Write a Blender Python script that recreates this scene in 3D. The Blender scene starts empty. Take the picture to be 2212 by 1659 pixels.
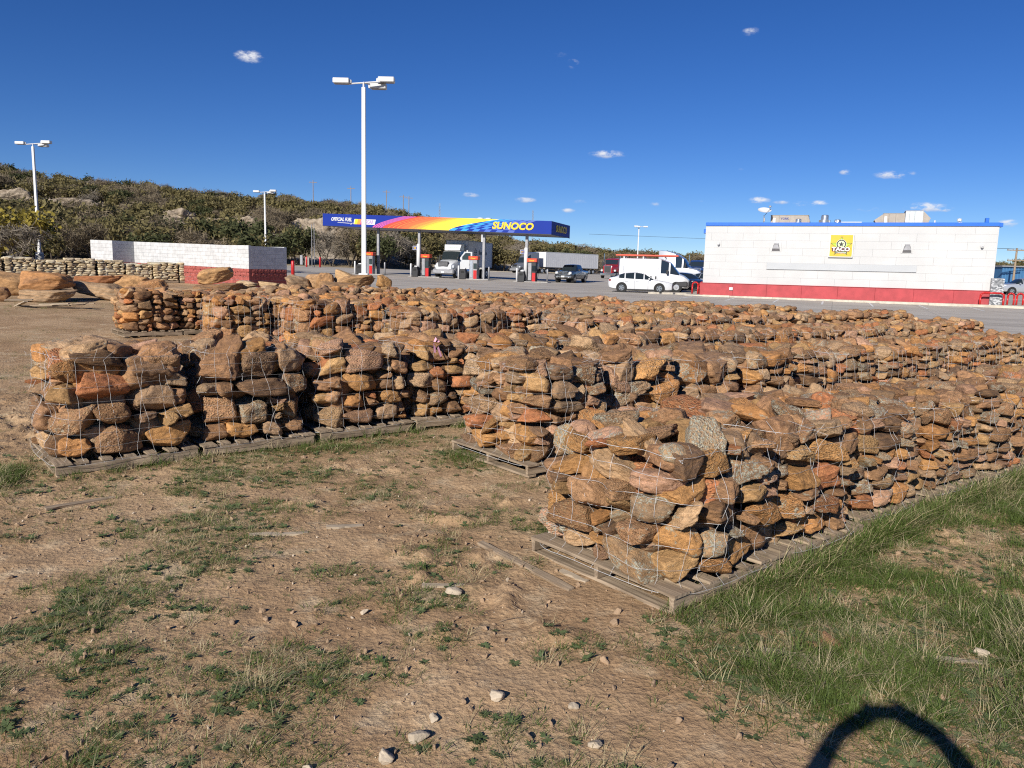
import bpy, bmesh, math, random
import numpy as np
from mathutils import Vector, Matrix, Euler
from mathutils.bvhtree import BVHTree
SC = bpy.context.scene
COL = SC.collection
R = random.Random(7)
NR = np.random.default_rng(7)
rad = math.radians
# ------------------------------------------------------------------ camera
CAM_H = 1.95
def camera():
    cd = bpy.data.cameras.new('camera'); co = bpy.data.objects.new('camera', cd); COL.objects.link(co)
    cd.sensor_width = 36.0; cd.lens = 27.03; cd.clip_start = 0.02; cd.clip_end = 4000
    p = math.atan((829.5-586)/1661.0); th = 0.026
    fw = Vector((0, math.cos(p), -math.sin(p))); u0 = Vector((0, math.sin(p), math.cos(p))); r0 = Vector((1, 0, 0))
    r = r0*math.cos(th)+u0*math.sin(th); u = -r0*math.sin(th)+u0*math.cos(th)
    m = Matrix((r, u, -fw)).transposed().to_4x4(); m.translation = (0, 0, CAM_H)
    co.matrix_world = m; SC.camera = co
    return co
CAMERA = camera()
# ------------------------------------------------------------------ sky and sun
SUN_EL = rad(27.3); SUN_AZ = rad(27.5+180)      # azimuth of the sun, clockwise from +Y
SUN_DIR = Vector((math.sin(SUN_AZ)*math.cos(SUN_EL), math.cos(SUN_AZ)*math.cos(SUN_EL), math.sin(SUN_EL)))
SKY_STRENGTH = 0.078
SUN_STRENGTH = 5.0
# small fair-weather clouds: azimuth deg, elevation slope, half width, half height, density
CLOUDS = [(539,122,34,15,1.0),(1208,116,30,9,.28),(1238,137,16,12,.6),(1622,68,22,10,.6),(1312,333,44,10,.85),(1016,421,24,6,.7),(1136,432,28,7,.75),
 (1200,98,18,6,.2),(1419,441,20,6,.5),(1232,435,50,6,.4),(1227,455,18,6,.7),(1597,366,12,5,.4),(1828,372,16,7,.65),(1932,377,44,11,.9),
 (1640,433,26,9,.9),(1690,437,24,5,.6),(1728,440,20,8,.8),(1770,440,28,8,.85),(1885,452,34,6,.6),(2000,448,52,12,.95),(2040,452,30,7,.8),(2180,482,26,10,.8),(1695,98,14,6,.2),(1140,115,16,5,.15),(810,440,14,5,.3),(1515,433,10,5,.35),(330,137,16,5,.12)]
def world():
    w = bpy.data.worlds.new('World'); SC.world = w; w.use_nodes = True
    nt = w.node_tree; N = nt.nodes; Lk = nt.links; N.clear()
    out = N.new('ShaderNodeOutputWorld'); bg = N.new('ShaderNodeBackground')
    sky = N.new('ShaderNodeTexSky'); sky.sky_type = 'NISHITA'; sky.sun_disc = False
    sky.sun_elevation = SUN_EL; sky.sun_rotation = SUN_AZ
    sky.altitude = 3000; sky.air_density = 1.0; sky.dust_density = 0.0; sky.ozone_density = 5.0
    bg.inputs['Strength'].default_value = SKY_STRENGTH
    tc = N.new('ShaderNodeTexCoord')
    # project every direction onto a plane at unit distance north so that clouds are small flat patches of the sky
    sep = N.new('ShaderNodeSeparateXYZ'); Lk.new(tc.outputs['Generated'], sep.inputs[0])
    def M(op, a, b=None, c=None):
        n = N.new('ShaderNodeMath'); n.operation = op
        for i, v in enumerate((a, b, c)):
            if v is None: continue
            if isinstance(v, (int, float)): n.inputs[i].default_value = v
            else: Lk.new(v, n.inputs[i])
        return n.outputs[0]
    az = M('ARCTAN2', sep.outputs[0], sep.outputs[1])
    el = M('ARCSINE', sep.outputs[2])
    nz = N.new('ShaderNodeTexNoise'); nz.inputs['Scale'].default_value = 60; nz.inputs['Detail'].default_value = 6; nz.inputs['Roughness'].default_value = .62
    mp = N.new('ShaderNodeMapping'); mp.inputs['Scale'].default_value = (1, 1, 2.2); Lk.new(tc.outputs['Generated'], mp.inputs[0]); Lk.new(mp.outputs[0], nz.inputs['Vector'])
    total = None; under = None
    p = math.atan((829.5-586)/1661.0); th = .026
    for (px, py, hw, hh, dn) in CLOUDS:
        q = Vector(((px-1106)/1661.0, 1, (829.5-py)/1661.0))
        x = q.x*math.cos(th)-q.z*math.sin(th); z0 = q.x*math.sin(th)+q.z*math.cos(th)
        d = Vector((x, math.cos(p)+z0*math.sin(p), -math.sin(p)+z0*math.cos(p))).normalized()
        a = math.atan2(d.x, d.y); e = math.asin(d.z)
        s = 1661.0*(1+q.x*q.x+q.z*q.z)**.5
        dx = M('MULTIPLY', M('SUBTRACT', az, a), s/hw*math.cos(e)); dy = M('MULTIPLY', M('SUBTRACT', el, e), s/hh)
        r2 = M('ADD', M('MULTIPLY', dx, dx), M('MULTIPLY', dy, dy))
        k = M('MULTIPLY', M('MAXIMUM', M('SUBTRACT', 1.25, r2), 0.0), dn)
        total = k if total is None else M('MAXIMUM', total, k)
        ku = M('MULTIPLY', k, M('MULTIPLY_ADD', dy, .5, .5))
        under = ku if under is None else M('MAXIMUM', under, ku)
    f = M('MULTIPLY_ADD', nz.outputs['Fac'], 2.6, -1.15)
    mask = N.new('ShaderNodeMapRange'); mask.interpolation_type = 'SMOOTHSTEP'
    Lk.new(M('MULTIPLY', total, M('ADD', f, .25)), mask.inputs['Value'])
    mask.inputs['From Min'].default_value = 0.10; mask.inputs['From Max'].default_value = 0.75; mask.inputs['To Max'].default_value = .9
    mx = N.new('ShaderNodeMix'); mx.data_type = 'RGBA'
    sat = N.new('ShaderNodeHueSaturation'); sat.inputs['Saturation'].default_value = 1.2; sat.inputs['Hue'].default_value = .513; Lk.new(sky.outputs[0], sat.inputs['Color'])
    Lk.new(mask.outputs[0], mx.inputs['Factor']); Lk.new(sat.outputs[0], mx.inputs[6])
    cl = N.new('ShaderNodeMix'); cl.data_type = 'RGBA'
    cl.inputs[6].default_value = (5.2, 5.9, 7.6, 1); cl.inputs[7].default_value = (9.6, 9.7, 10.2, 1)
    cm = N.new('ShaderNodeMapRange'); Lk.new(under, cm.inputs['Value']); cm.inputs['From Max'].default_value = .6; Lk.new(cm.outputs[0], cl.inputs['Factor'])
    Lk.new(cl.outputs[2], mx.inputs[7])
    Lk.new(mx.outputs[2], bg.inputs['Color']); Lk.new(bg.outputs[0], out.inputs['Surface'])
world()
def sun():
    ld = bpy.data.lights.new('sun', 'SUN'); lo = bpy.data.objects.new('sun', ld); COL.objects.link(lo)
    ld.energy = SUN_STRENGTH; ld.angle = rad(0.53); ld.color = (1.0, .945, .86)
    lo.rotation_euler = SUN_DIR.to_track_quat('Z', 'Y').to_euler(); lo.location = SUN_DIR*60
sun()
vs = SC.view_settings
vs.view_transform = 'Standard'; vs.look = 'None'; vs.exposure = 0.24; vs.gamma = 1.0; vs.use_curve_mapping = False
SC.render.engine = 'CYCLES'
SC.cycles.max_bounces = 5; SC.cycles.diffuse_bounces = 1; SC.cycles.transparent_max_bounces = 16
SC.cycles.use_denoising = False; SC.cycles.filter_width = 1.15
# ------------------------------------------------------------------ noise
def _h(ix, iy, iz, seed):
    n = (ix*374761393 + iy*668265263 + iz*2147483647 + seed*974634541) & 0xffffffff
    n = ((n ^ (n >> 13))*1274126177) & 0xffffffff
    n = ((n ^ (n >> 16))*2246822519) & 0xffffffff
    return ((n ^ (n >> 15)) & 0xffffff)/float(0xffffff)
def vn3(x, y, z, seed=0):
    x = np.asarray(x, float); y = np.asarray(y, float); z = np.asarray(z, float)
    ix = np.floor(x).astype(np.int64); iy = np.floor(y).astype(np.int64); iz = np.floor(z).astype(np.int64)
    fx = x-ix; fy = y-iy; fz = z-iz
    fx = fx*fx*(3-2*fx); fy = fy*fy*(3-2*fy); fz = fz*fz*(3-2*fz)
    r = 0
    for a in (0, 1):
        for b in (0, 1):
            for c in (0, 1):
                r = r + _h(ix+a, iy+b, iz+c, seed)*(fx if a else 1-fx)*(fy if b else 1-fy)*(fz if c else 1-fz)
    return r*2-1
def vn2(x, y, seed=0):
    x = np.asarray(x, float); y = np.asarray(y, float)
    ix = np.floor(x).astype(np.int64); iy = np.floor(y).astype(np.int64); fx = x-ix; fy = y-iy
    fx = fx*fx*(3-2*fx); fy = fy*fy*(3-2*fy); z = np.zeros_like(ix)
    return ((_h(ix, iy, z, seed)*(1-fx)+_h(ix+1, iy, z, seed)*fx)*(1-fy) + (_h(ix, iy+1, z, seed)*(1-fx)+_h(ix+1, iy+1, z, seed)*fx)*fy)*2-1
def fbm2(x, y, oct=4, seed=0, gain=.5):
    a = 1; s = 0; t = 0; x = np.asarray(x, float); y = np.asarray(y, float)
    for i in range(oct):
        s = s+a*vn2(x, y, seed+i*17); t += a; a *= gain; x = x*2.03+7.1; y = y*2.03+3.7
    return s/t
def sstep(a, b, x):
    t = np.clip((np.asarray(x, float)-a)/(b-a), 0, 1); return t*t*(3-2*t)
# ------------------------------------------------------------------ terrain height
SKYL = [(-60,.070),(-45,.078),(-33.2,.081),(-31.8,.076),(-27,.074),(-24.5,.074),(-22,.068),(-18.4,.067),(-15.7,.067),(-14.1,.063),(-10.5,.061),(-3.9,.040),(-.5,.030),(1.9,.0235),(6.3,.016),(9.6,.0125),(12.9,.010),(20,.008),(40,.007),(70,.006)]
_ska = np.array([a for a, s in SKYL]); _sks = np.array([s for a, s in SKYL])
def gz(x, y, hill=True):
    x = np.asarray(x, float); y = np.asarray(y, float)
    z = .0108*np.clip(y, -30, 200) + .016*np.log1p(np.exp(np.clip((4-x)/3., -30, 30)))*3*sstep(8, 40, y)*sstep(-90, -30, x+0*y)
    z = z + .016*34*sstep(-30, -90, x)*sstep(8, 40, y)
    if hill:
        d = np.hypot(x, y); az = np.degrees(np.arctan2(x, y))
        crest = np.interp(az, _ska, _sks)*265+1.95
        far = np.interp(az, [-40, -10, 0, 15, 40], [122, 124, 165, 215, 230])
        t = (d-far)/(265-far)
        prof = .30*sstep(0, .25, t)+.35*sstep(.2, .62, t)+.35*sstep(.55, 1.0, t)
        hz = (crest-z)*prof*(np.abs(az) < 75)*(y > 0)
        z = z+np.where(y > 30, hz, 0)
        z = z+np.where(d > 130, 1.0*fbm2(x/28., y/28., 3, 5)*sstep(0, .25, t), 0)
    return z
def gzf(x, y): return float(gz(x, y))
# ------------------------------------------------------------------ mesh building
def link(o, parent=None):
    COL.objects.link(o)
    if parent is not None: o.parent = parent
    return o
def tag(o, label=None, cat=None, group=None, kind=None):
    if label: o['label'] = label
    if cat: o['category'] = cat
    if group: o['group'] = group
    if kind: o['kind'] = kind
    return o
def thing(name, loc, label, cat, group=None, rz=0.0):
    o = bpy.data.objects.new(name, None); o.empty_display_size = .1; link(o)
    o.location = loc; o.rotation_euler = (0, 0, rz)
    return tag(o, label, cat, group)
def mesh_from(name, verts, faces, mat=None, smooth=False):
    me = bpy.data.meshes.new(name); me.from_pydata([tuple(v) for v in verts], [], faces)
    if mat is not None: me.materials.append(mat)
    if smooth: me.polygons.foreach_set('use_smooth', [True]*len(me.polygons))
    me.update(); return me
def mesh_np(name, V, F, mat=None, smooth=False):
    """V (n,3) array, F (m,k) array of equal sided faces"""
    V = np.asarray(V, np.float32); F = np.asarray(F, np.int32); m, k = F.shape
    me = bpy.data.meshes.new(name); me.vertices.add(len(V)); me.vertices.foreach_set('co', V.ravel())
    me.loops.add(m*k); me.loops.foreach_set('vertex_index', F.ravel())
    me.polygons.add(m); me.polygons.foreach_set('loop_start', np.arange(0, m*k, k, dtype=np.int32))
    try: me.polygons.foreach_set('loop_total', np.full(m, k, np.int32))
    except Exception: pass
    if smooth: me.polygons.foreach_set('use_smooth', np.ones(m, bool))
    if mat is not None: me.materials.append(mat)
    me.update(calc_edges=True); me.validate(); return me
class MB:
    def __init__(s): s.v = []; s.f = []
    def add(s, v, f):
        b = len(s.v); s.v += [tuple(q) for q in v]; s.f += [tuple(i+b for i in q) for q in f]; return s
    def box(s, c, d, rz=0., bev=0., mat=None):
        hx, hy, hz = d[0]/2, d[1]/2, d[2]/2
        if bev > 0:
            b = min(bev, .45*min(d)); V = []; F = []
            # chamfered box: 24 verts
            for sx in (-1, 1):
                for sy in (-1, 1):
                    for sz in (-1, 1):
                        V += [(sx*hx, sy*(hy-b), sz*(hz-b)), (sx*(hx-b), sy*hy, sz*(hz-b)), (sx*(hx-b), sy*(hy-b), sz*hz)]
            I = lambda sx, sy, sz, k: ((sx > 0)*4+(sy > 0)*2+(sz > 0))*3+k
            def q(a, flip): F.append(tuple(a[::-1]) if flip else tuple(a))
            for sg in (-1, 1):
                q([I(sg, -1, -1, 0), I(sg, 1, -1, 0), I(sg, 1, 1, 0), I(sg, -1, 1, 0)], sg < 0)
                q([I(-1, sg, -1, 1), I(1, sg, -1, 1), I(1, sg, 1, 1), I(-1, sg, 1, 1)], sg > 0)
                q([I(-1, -1, sg, 2), I(1, -1, sg, 2), I(1, 1, sg, 2), I(-1, 1, sg, 2)], sg < 0)
            for a in (-1, 1):
                for c2 in (-1, 1):
                    q([I(a, c2, -1, 0), I(a, c2, 1, 0), I(a, c2, 1, 1), I(a, c2, -1, 1)], a*c2 > 0)
                    q([I(a, -1, c2, 0), I(a, 1, c2, 0), I(a, 1, c2, 2), I(a, -1, c2, 2)], a*c2 < 0)
                    q([I(-1, a, c2, 1), I(1, a, c2, 1), I(1, a, c2, 2), I(-1, a, c2, 2)], a*c2 > 0)
            for sx in (-1, 1):
                for sy in (-1, 1):
                    for sz in (-1, 1):
                        q([I(sx, sy, sz, 0), I(sx, sy, sz, 1), I(sx, sy, sz, 2)], sx*sy*sz < 0)
        else:
            V = [(x*hx, y*hy, z*hz) for x in (-1, 1) for y in (-1, 1) for z in (-1, 1)]
            F = [(0, 1, 3, 2), (4, 6, 7, 5), (0, 4, 5, 1), (2, 3, 7, 6), (0, 2, 6, 4), (1, 5, 7, 3)]
        cs, sn = math.cos(rz), math.sin(rz)
        W = [(c[0]+x*cs-y*sn, c[1]+x*sn+y*cs, c[2]+z) for x, y, z in V]
        if mat is not None: W = [tuple(mat @ Vector(w)) for w in W]
        return s.add(W, F)
    def tube(s, p0, p1, r0, r1=None, n=8, cap=True):
        r1 = r0 if r1 is None else r1
        p0 = Vector(p0); p1 = Vector(p1); d = (p1-p0)
        if d.length < 1e-6: return s
        d.normalize(); a = d.orthogonal().normalized(); b = d.cross(a)
        V = []; F = []
        for i in range(n):
            t = 2*math.pi*i/n; o = a*math.cos(t)+b*math.sin(t)
            V.append(p0+o*r0); V.append(p1+o*r1)
        for i in range(n):
            j = (i+1) % n; F.append((2*i, 2*j, 2*j+1, 2*i+1))
        if cap: F.append(tuple(2*i for i in range(n))[::-1]); F.append(tuple(2*i+1 for i in range(n)))
        return s.add(V, F)
    def path(s, pts, r, n=6):
        for a, b in zip(pts[:-1], pts[1:]): s.tube(a, b, r, r, n)
        return s
    def prism(s, poly, y0, y1):
        """poly = list of (x, z); extruded along y"""
        n = len(poly); V = [(x, y0, z) for x, z in poly]+[(x, y1, z) for x, z in poly]
        ar = sum(poly[i][0]*poly[(i+1) % n][1]-poly[(i+1) % n][0]*poly[i][1] for i in range(n))
        F = [tuple(range(n)), tuple(range(2*n-1, n-1, -1))]+[(i, i+n, (i+1) % n+n, (i+1) % n) for i in range(n)]
        if ar < 0: F = [f[::-1] for f in F]
        return s.add(V, F)
    def quad(s, a, b, c, d): return s.add([a, b, c, d], [(0, 1, 2, 3)])
    def lathe(s, prof, n=24, c=(0, 0, 0)):
        V = []; F = []
        for r, z in prof:
            for i in range(n):
                t = 2*math.pi*i/n; V.append((c[0]+r*math.cos(t), c[1]+r*math.sin(t), c[2]+z))
        for k in range(len(prof)-1):
            for i in range(n):
                j = (i+1) % n; F.append((k*n+i, k*n+j, (k+1)*n+j, (k+1)*n+i))
        return s.add(V, F)
    def xf(s, M):
        s.v = [tuple(M @ Vector(q)) for q in s.v]; return s
    def build(s, name, mat, parent=None, smooth=False, label=None):
        me = mesh_from(name, s.v, s.f, mat, smooth)
        o = bpy.data.objects.new(name, me); link(o, parent)
        if label: o['label'] = label
        return o
def autosmooth(o, ang=35):
    me = o.data; bm = bmesh.new(); bm.from_mesh(me); bmesh.ops.recalc_face_normals(bm, faces=bm.faces)
    for f in bm.faces: f.smooth = True
    for e in bm.edges:
        if len(e.link_faces) == 2 and e.calc_face_angle(0) > rad(ang): e.smooth = False
    bm.to_mesh(me); bm.free(); return o
def copy_tree(o, parent=None):
    c = o.copy(); COL.objects.link(c); c.parent = parent
    for ch in o.children: copy_tree(ch, c)
    return c
def text(name, body, size, mat, parent, M, extrude=.004, bold=0., shear=0., align='CENTER', sx=1.):
    cu = bpy.data.curves.new(name, 'FONT'); cu.body = body; cu.size = size; cu.extrude = extrude; cu.offset = bold; cu.shear = shear
    cu.align_x = align; cu.align_y = 'CENTER'; cu.resolution_u = 3
    to = bpy.data.objects.new(name, cu); COL.objects.link(to)
    bpy.context.view_layer.update()
    me = bpy.data.meshes.new_from_object(to.evaluated_get(bpy.context.evaluated_depsgraph_get()))
    bpy.data.objects.remove(to); me.materials.clear(); me.materials.append(mat)
    o = bpy.data.objects.new(name, me); link(o, parent); o.matrix_local = M @ Matrix.Diagonal((sx, 1, 1, 1)); return o
def MX(loc, rot=(0, 0, 0)): return Matrix.Translation(loc) @ Euler(rot).to_matrix().to_4x4()
ORD = ['first','second','third','fourth','fifth','sixth','seventh','eighth','ninth','tenth','eleventh','twelfth','thirteenth','fourteenth','fifteenth','sixteenth','seventeenth','eighteenth']
# ------------------------------------------------------------------ materials
class NT:
    def __init__(s, name):
        s.m = bpy.data.materials.new(name); s.m.use_nodes = True; s.t = s.m.node_tree; s.N = s.t.nodes; s.N.clear()
        s.out = s.n('ShaderNodeOutputMaterial'); s.b = s.n('ShaderNodeBsdfPrincipled'); s.l(s.b.outputs[0], s.out.inputs[0])
    def n(s, t, **kw):
        q = s.N.new(t)
        for k, v in kw.items(): setattr(q, k, v)
        return q
    def l(s, a, b): s.t.links.new(a, b)
    def set(s, node, key, v):
        if hasattr(v, 'is_linked') or hasattr(v, 'links'): s.l(v, node.inputs[key])
        else: node.inputs[key].default_value = v
    def noise(s, vec, scale, detail=4, rough=.55, dist=0.):
        q = s.n('ShaderNodeTexNoise'); q.inputs['Scale'].default_value = scale; q.inputs['Detail'].default_value = detail; q.inputs['Roughness'].default_value = rough; q.inputs['Distortion'].default_value = dist
        if vec is not None: s.l(vec, q.inputs['Vector'])
        return q.outputs['Fac']
    def voro(s, vec, scale, feature='F1', out='Distance', rnd=1.):
        q = s.n('ShaderNodeTexVoronoi'); q.feature = feature; q.inputs['Scale'].default_value = scale; q.inputs['Randomness'].default_value = rnd
        if vec is not None: s.l(vec, q.inputs['Vector'])
        return q.outputs[out]
    def math(s, op, a, b=0., c=0., clamp=False):
        q = s.n('ShaderNodeMath'); q.operation = op; q.use_clamp = clamp
        for i, v in enumerate((a, b, c)): s.set(q, i, v)
        return q.outputs[0]
    def ramp(s, f, a, b, lo=0., hi=1., smooth=True):
        q = s.n('ShaderNodeMapRange'); q.interpolation_type = 'SMOOTHSTEP' if smooth else 'LINEAR'; s.set(q, 'Value', f)
        q.inputs['From Min'].default_value = a; q.inputs['From Max'].default_value = b; q.inputs['To Min'].default_value = lo; q.inputs['To Max'].default_value = hi
        return q.outputs[0]
    def mix(s, f, a, b, mode='MIX'):
        q = s.n('ShaderNodeMix'); q.data_type = 'RGBA'; q.blend_type = mode; s.set(q, 'Factor', f)
        for i, v in ((6, a), (7, b)):
            if isinstance(v, (tuple, list)): q.inputs[i].default_value = (v[0], v[1], v[2], 1)
            else: s.l(v, q.inputs[i])
        return q.outputs[2]
    def bump(s, h, strength=.5, dist=.02):
        q = s.n('ShaderNodeBump'); q.inputs['Strength'].default_value = strength; q.inputs['Distance'].default_value = dist
        s.l(h, q.inputs['Height']); s.l(q.outputs[0], s.b.inputs['Normal']); return q
    def coord(s, kind='Object'): return s.n('ShaderNodeTexCoord').outputs[kind]
    def pos(s): return s.n('ShaderNodeNewGeometry').outputs['Position']
    def mapv(s, vec, scale=(1, 1, 1), loc=(0, 0, 0), rot=(0, 0, 0)):
        q = s.n('ShaderNodeMapping'); s.l(vec, q.inputs[0]); q.inputs['Scale'].default_value = scale; q.inputs['Location'].default_value = loc; q.inputs['Rotation'].default_value = rot; return q.outputs[0]
    def col(s, c):
        if isinstance(c, (tuple, list)): s.b.inputs['Base Color'].default_value = (c[0], c[1], c[2], 1)
        else: s.l(c, s.b.inputs['Base Color'])
        return s
    def rough(s, r, metal=0., spec=.5):
        s.set(s.b, 'Roughness', r); s.b.inputs['Metallic'].default_value = metal; s.b.inputs['Specular IOR Level'].default_value = spec; return s
def simple(name, c, rough=.6, metal=0., var=.12, scale=8., bump=0., spec=.5):
    """painted / plain surface with slight mottling and grime"""
    t = NT(name); p = t.pos()
    f = t.ramp(t.noise(p, scale, 5, .6), .3, .7, 1-var, 1+var*.5)
    hsv = t.n('ShaderNodeHueSaturation'); hsv.inputs['Color'].default_value = (c[0], c[1], c[2], 1); t.l(f, hsv.inputs['Value'])
    t.col(hsv.outputs[0]); t.rough(rough, metal, spec)
    if bump: t.bump(t.noise(p, scale*6, 4, .6), bump, .01)
    return t.m
def rock_mat(name, strata=.10, lichen_col=(.55, .55, .44)):
    t = NT(name)
    oi = t.n('ShaderNodeObjectInfo'); oc = t.coord('Object')
    off = t.n('ShaderNodeVectorMath'); off.operation = 'ADD'; t.l(oc, off.inputs[0])
    cm = t.n('ShaderNodeCombineXYZ'); r = oi.outputs['Random']
    t.l(t.math('MULTIPLY', r, 91.), cm.inputs[0]); t.l(t.math('MULTIPLY', r, 37.), cm.inputs[1]); t.l(t.math('MULTIPLY', r, 173.), cm.inputs[2])
    t.l(cm.outputs[0], off.inputs[1]); p = off.outputs[0]
    base = oi.outputs['Color']; al = oi.outputs['Alpha']
    # bedding, mottling
    big = t.noise(p, 1.7, 5, .6, .4); mid = t.noise(p, 5.5, 6, .65); fine = t.noise(p, 26, 5, .7)
    bed = t.noise(t.mapv(p, (1.1, 1.1, 9), rot=(.25, .12, 0)), 2.2, 4, .6, .5)
    c = t.mix(t.ramp(bed, .30, .72), base, t.mix(.35, base, (.54, .30, .14)))
    c = t.mix(t.ramp(big, .55, .72, 0, .75), c, t.mix(.6, base, (.13, .085, .062)))
    c = t.mix(t.ramp(big, .36, .26, 0, .6), c, t.mix(.5, base, (.48, .31, .18)))
    v = t.math('MULTIPLY', t.ramp(mid, .25, .75, .55, 1.42, False), t.ramp(fine, .25, .75, .62, 1.36, False))
    hs = t.n('ShaderNodeHueSaturation'); t.l(c, hs.inputs['Color']); t.l(v, hs.inputs['Value'])
    hs.inputs['Saturation'].default_value = 1.09
    c = hs.outputs[0]
    # dark weathering crust
    cr = t.noise(p, 3.1, 8, .75, .8)
    c = t.mix(t.ramp(cr, .56, .69, 0, .72), c, (.070, .052, .042))
    # conglomerate grains on some stones
    pm = t.ramp(t.math('FRACT', t.math('MULTIPLY', r, 7.3)), .66, .70)
    vd = t.n('ShaderNodeTexVoronoi'); vd.inputs['Scale'].default_value = 17; t.l(t.mapv(p, (1, 1, 1.1)), vd.inputs['Vector'])
    gr = t.mix(.5, base, (.58, .40, .20)); sepc = t.n('ShaderNodeSeparateColor'); t.l(vd.outputs['Color'], sepc.inputs[0])
    gm = t.math('MULTIPLY', t.math('MULTIPLY', t.ramp(vd.outputs['Distance'], .55, .3), t.ramp(sepc.outputs[0], .35, .6)), pm)
    c = t.mix(t.math('MULTIPLY', gm, .8), c, gr)
    # lichen in crusty patches
    ln = t.noise(p, 2.6, 9, .72, .3); l2 = t.noise(p, 19, 4, .7)
    la = t.math('ADD', ln, t.math('MULTIPLY', al, .225))
    lm = t.math('MULTIPLY', t.ramp(la, .65, .69), t.ramp(l2, .44, .54))
    c = t.mix(t.math('MULTIPLY', lm, .85), c, t.mix(t.noise(p, 9, 3), lichen_col, (.40, .385, .29)))
    ya = t.ramp(t.math('ADD', t.noise(p, 6.3, 5, .6), t.math('MULTIPLY', al, .06)), .70, .73)
    c = t.mix(t.math('MULTIPLY', ya, .5), c, (.42, .25, .055))
    t.col(c); t.rough(.92, 0, .25)
    pit = t.noise(p, 70, 4, .75)
    crk = t.ramp(t.voro(t.mapv(p, (1, 1, 1.6)), 3.1, 'DISTANCE_TO_EDGE'), .0, .05)
    h = t.math('ADD', t.math('MULTIPLY', mid, .9), t.math('ADD', t.math('MULTIPLY', fine, .6), t.math('ADD', t.math('MULTIPLY', pit, .25), t.math('MULTIPLY', crk, .10))))
    h = t.math('ADD', h, t.math('MULTIPLY', t.math('MULTIPLY', t.ramp(vd.outputs['Distance'], .6, .1), pm), .55))
    h = t.math('ADD', h, t.math('MULTIPLY', lm, .18))
    h = t.math('ADD', h, t.math('MULTIPLY', bed, strata))
    t.bump(h, .8, .028)
    return t.m
M_ROCK = rock_mat('sandstone')
def lime_mat():
    t = NT('limestone'); oi = t.n('ShaderNodeObjectInfo'); p = t.pos()
    n = t.noise(p, 9, 6, .65); hs = t.n('ShaderNodeHueSaturation'); t.l(oi.outputs['Color'], hs.inputs['Color'])
    t.l(t.ramp(n, .25, .75, .7, 1.25, False), hs.inputs['Value']); t.col(hs.outputs[0]).rough(.9, 0, .2); t.bump(t.noise(p, 30, 5, .7), .6, .02); return t.m
M_LIME = lime_mat()
def wood_mat(name, c1, c2):
    t = NT(name); oi = t.n('ShaderNodeObjectInfo'); p = t.coord('Object')
    off = t.n('ShaderNodeVectorMath'); off.operation = 'ADD'; t.l(p, off.inputs[0])
    cm = t.n('ShaderNodeCombineXYZ'); t.l(t.math('MULTIPLY', oi.outputs['Random'], 50.), cm.inputs[0]); t.l(t.math('MULTIPLY', oi.outputs['Random'], 31.), cm.inputs[2]); t.l(cm.outputs[0], off.inputs[1])
    g = t.noise(t.mapv(off.outputs[0], (2, 45, 45)), 1.0, 5, .65, .6); b = t.noise(off.outputs[0], 3.5, 4)
    c = t.mix(t.ramp(g, .3, .7), c1, c2); c = t.mix(t.ramp(b, .5, .75, 0, .6), c, tuple(q*.45 for q in c1))
    t.col(c).rough(.85, 0, .2); t.bump(g, .5, .01); return t.m
M_WOOD = wood_mat('weathered_wood', (.21, .155, .105), (.42, .325, .225))
M_WOODP = wood_mat('pale_wood', (.34, .27, .19), (.50, .41, .30))
M_WIRE = simple('galvanised_wire', (.50, .50, .50), .5, 0., .15, 40)
def dirt_mat():
    t = NT('yard_soil'); p = t.pos(); at = t.n('ShaderNodeAttribute'); at.attribute_name = 'grassy'; g = at.outputs['Fac']
    n1 = t.noise(p, .55, 5, .6); n2 = t.noise(p, 3.2, 6, .65); n3 = t.noise(p, 19, 6, .7); n4 = t.noise(p, 85, 3, .7)
    c = t.mix(t.ramp(n1, .35, .65), (.375, .238, .130), (.515, .350, .203))
    c = t.mix(t.ramp(n2, .5, .72, 0, .7), c, (.64, .50, .325))
    c = t.mix(t.ramp(n2, .46, .30, 0, .65), c, (.28, .19, .115))
    hs = t.n('ShaderNodeHueSaturation'); t.l(c, hs.inputs['Color']); t.l(t.math('MULTIPLY', t.ramp(n3, .25, .75, .74, 1.22, False), t.ramp(n4, .2, .8, .82, 1.16, False)), hs.inputs['Value']); c = hs.outputs[0]
    # thatch where grass grows
    th = t.noise(p, 42, 4, .7)
    c = t.mix(t.math('MULTIPLY', g, t.ramp(th, .42, .62, 0, .75)), c, (.12, .115, .045))
    # pale grit
    vd = t.n('ShaderNodeTexVoronoi'); vd.inputs['Scale'].default_value = 46; t.l(p, vd.inputs['Vector']); sp = t.n('ShaderNodeSeparateColor'); t.l(vd.outputs['Color'], sp.inputs[0])
    gm = t.math('MULTIPLY', t.ramp(vd.outputs['Distance'], .24, .16), t.ramp(sp.outputs[0], .90, .93))
    c = t.mix(t.math('MULTIPLY', gm, .8), c, (.55, .45, .33))
    # dry pasture far from the yard
    sy = t.n('ShaderNodeSeparateXYZ'); t.l(p, sy.inputs[0]); fr = t.ramp(sy.outputs[1], 45, 75)
    dry = t.mix(t.ramp(t.noise(p, .12, 6, .65), .35, .65), (.26, .20, .125), (.36, .29, .19))
    c = t.mix(fr, c, dry)
    t.col(c).rough(.97, 0, .12)
    h = t.math('ADD', t.math('MULTIPLY', n3, 1.0), t.math('ADD', t.math('MULTIPLY', n4, .35), t.math('MULTIPLY', t.voro(p, 31), .35)))
    t.bump(h, .7, .03); return t.m
M_DIRT = dirt_mat()
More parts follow.
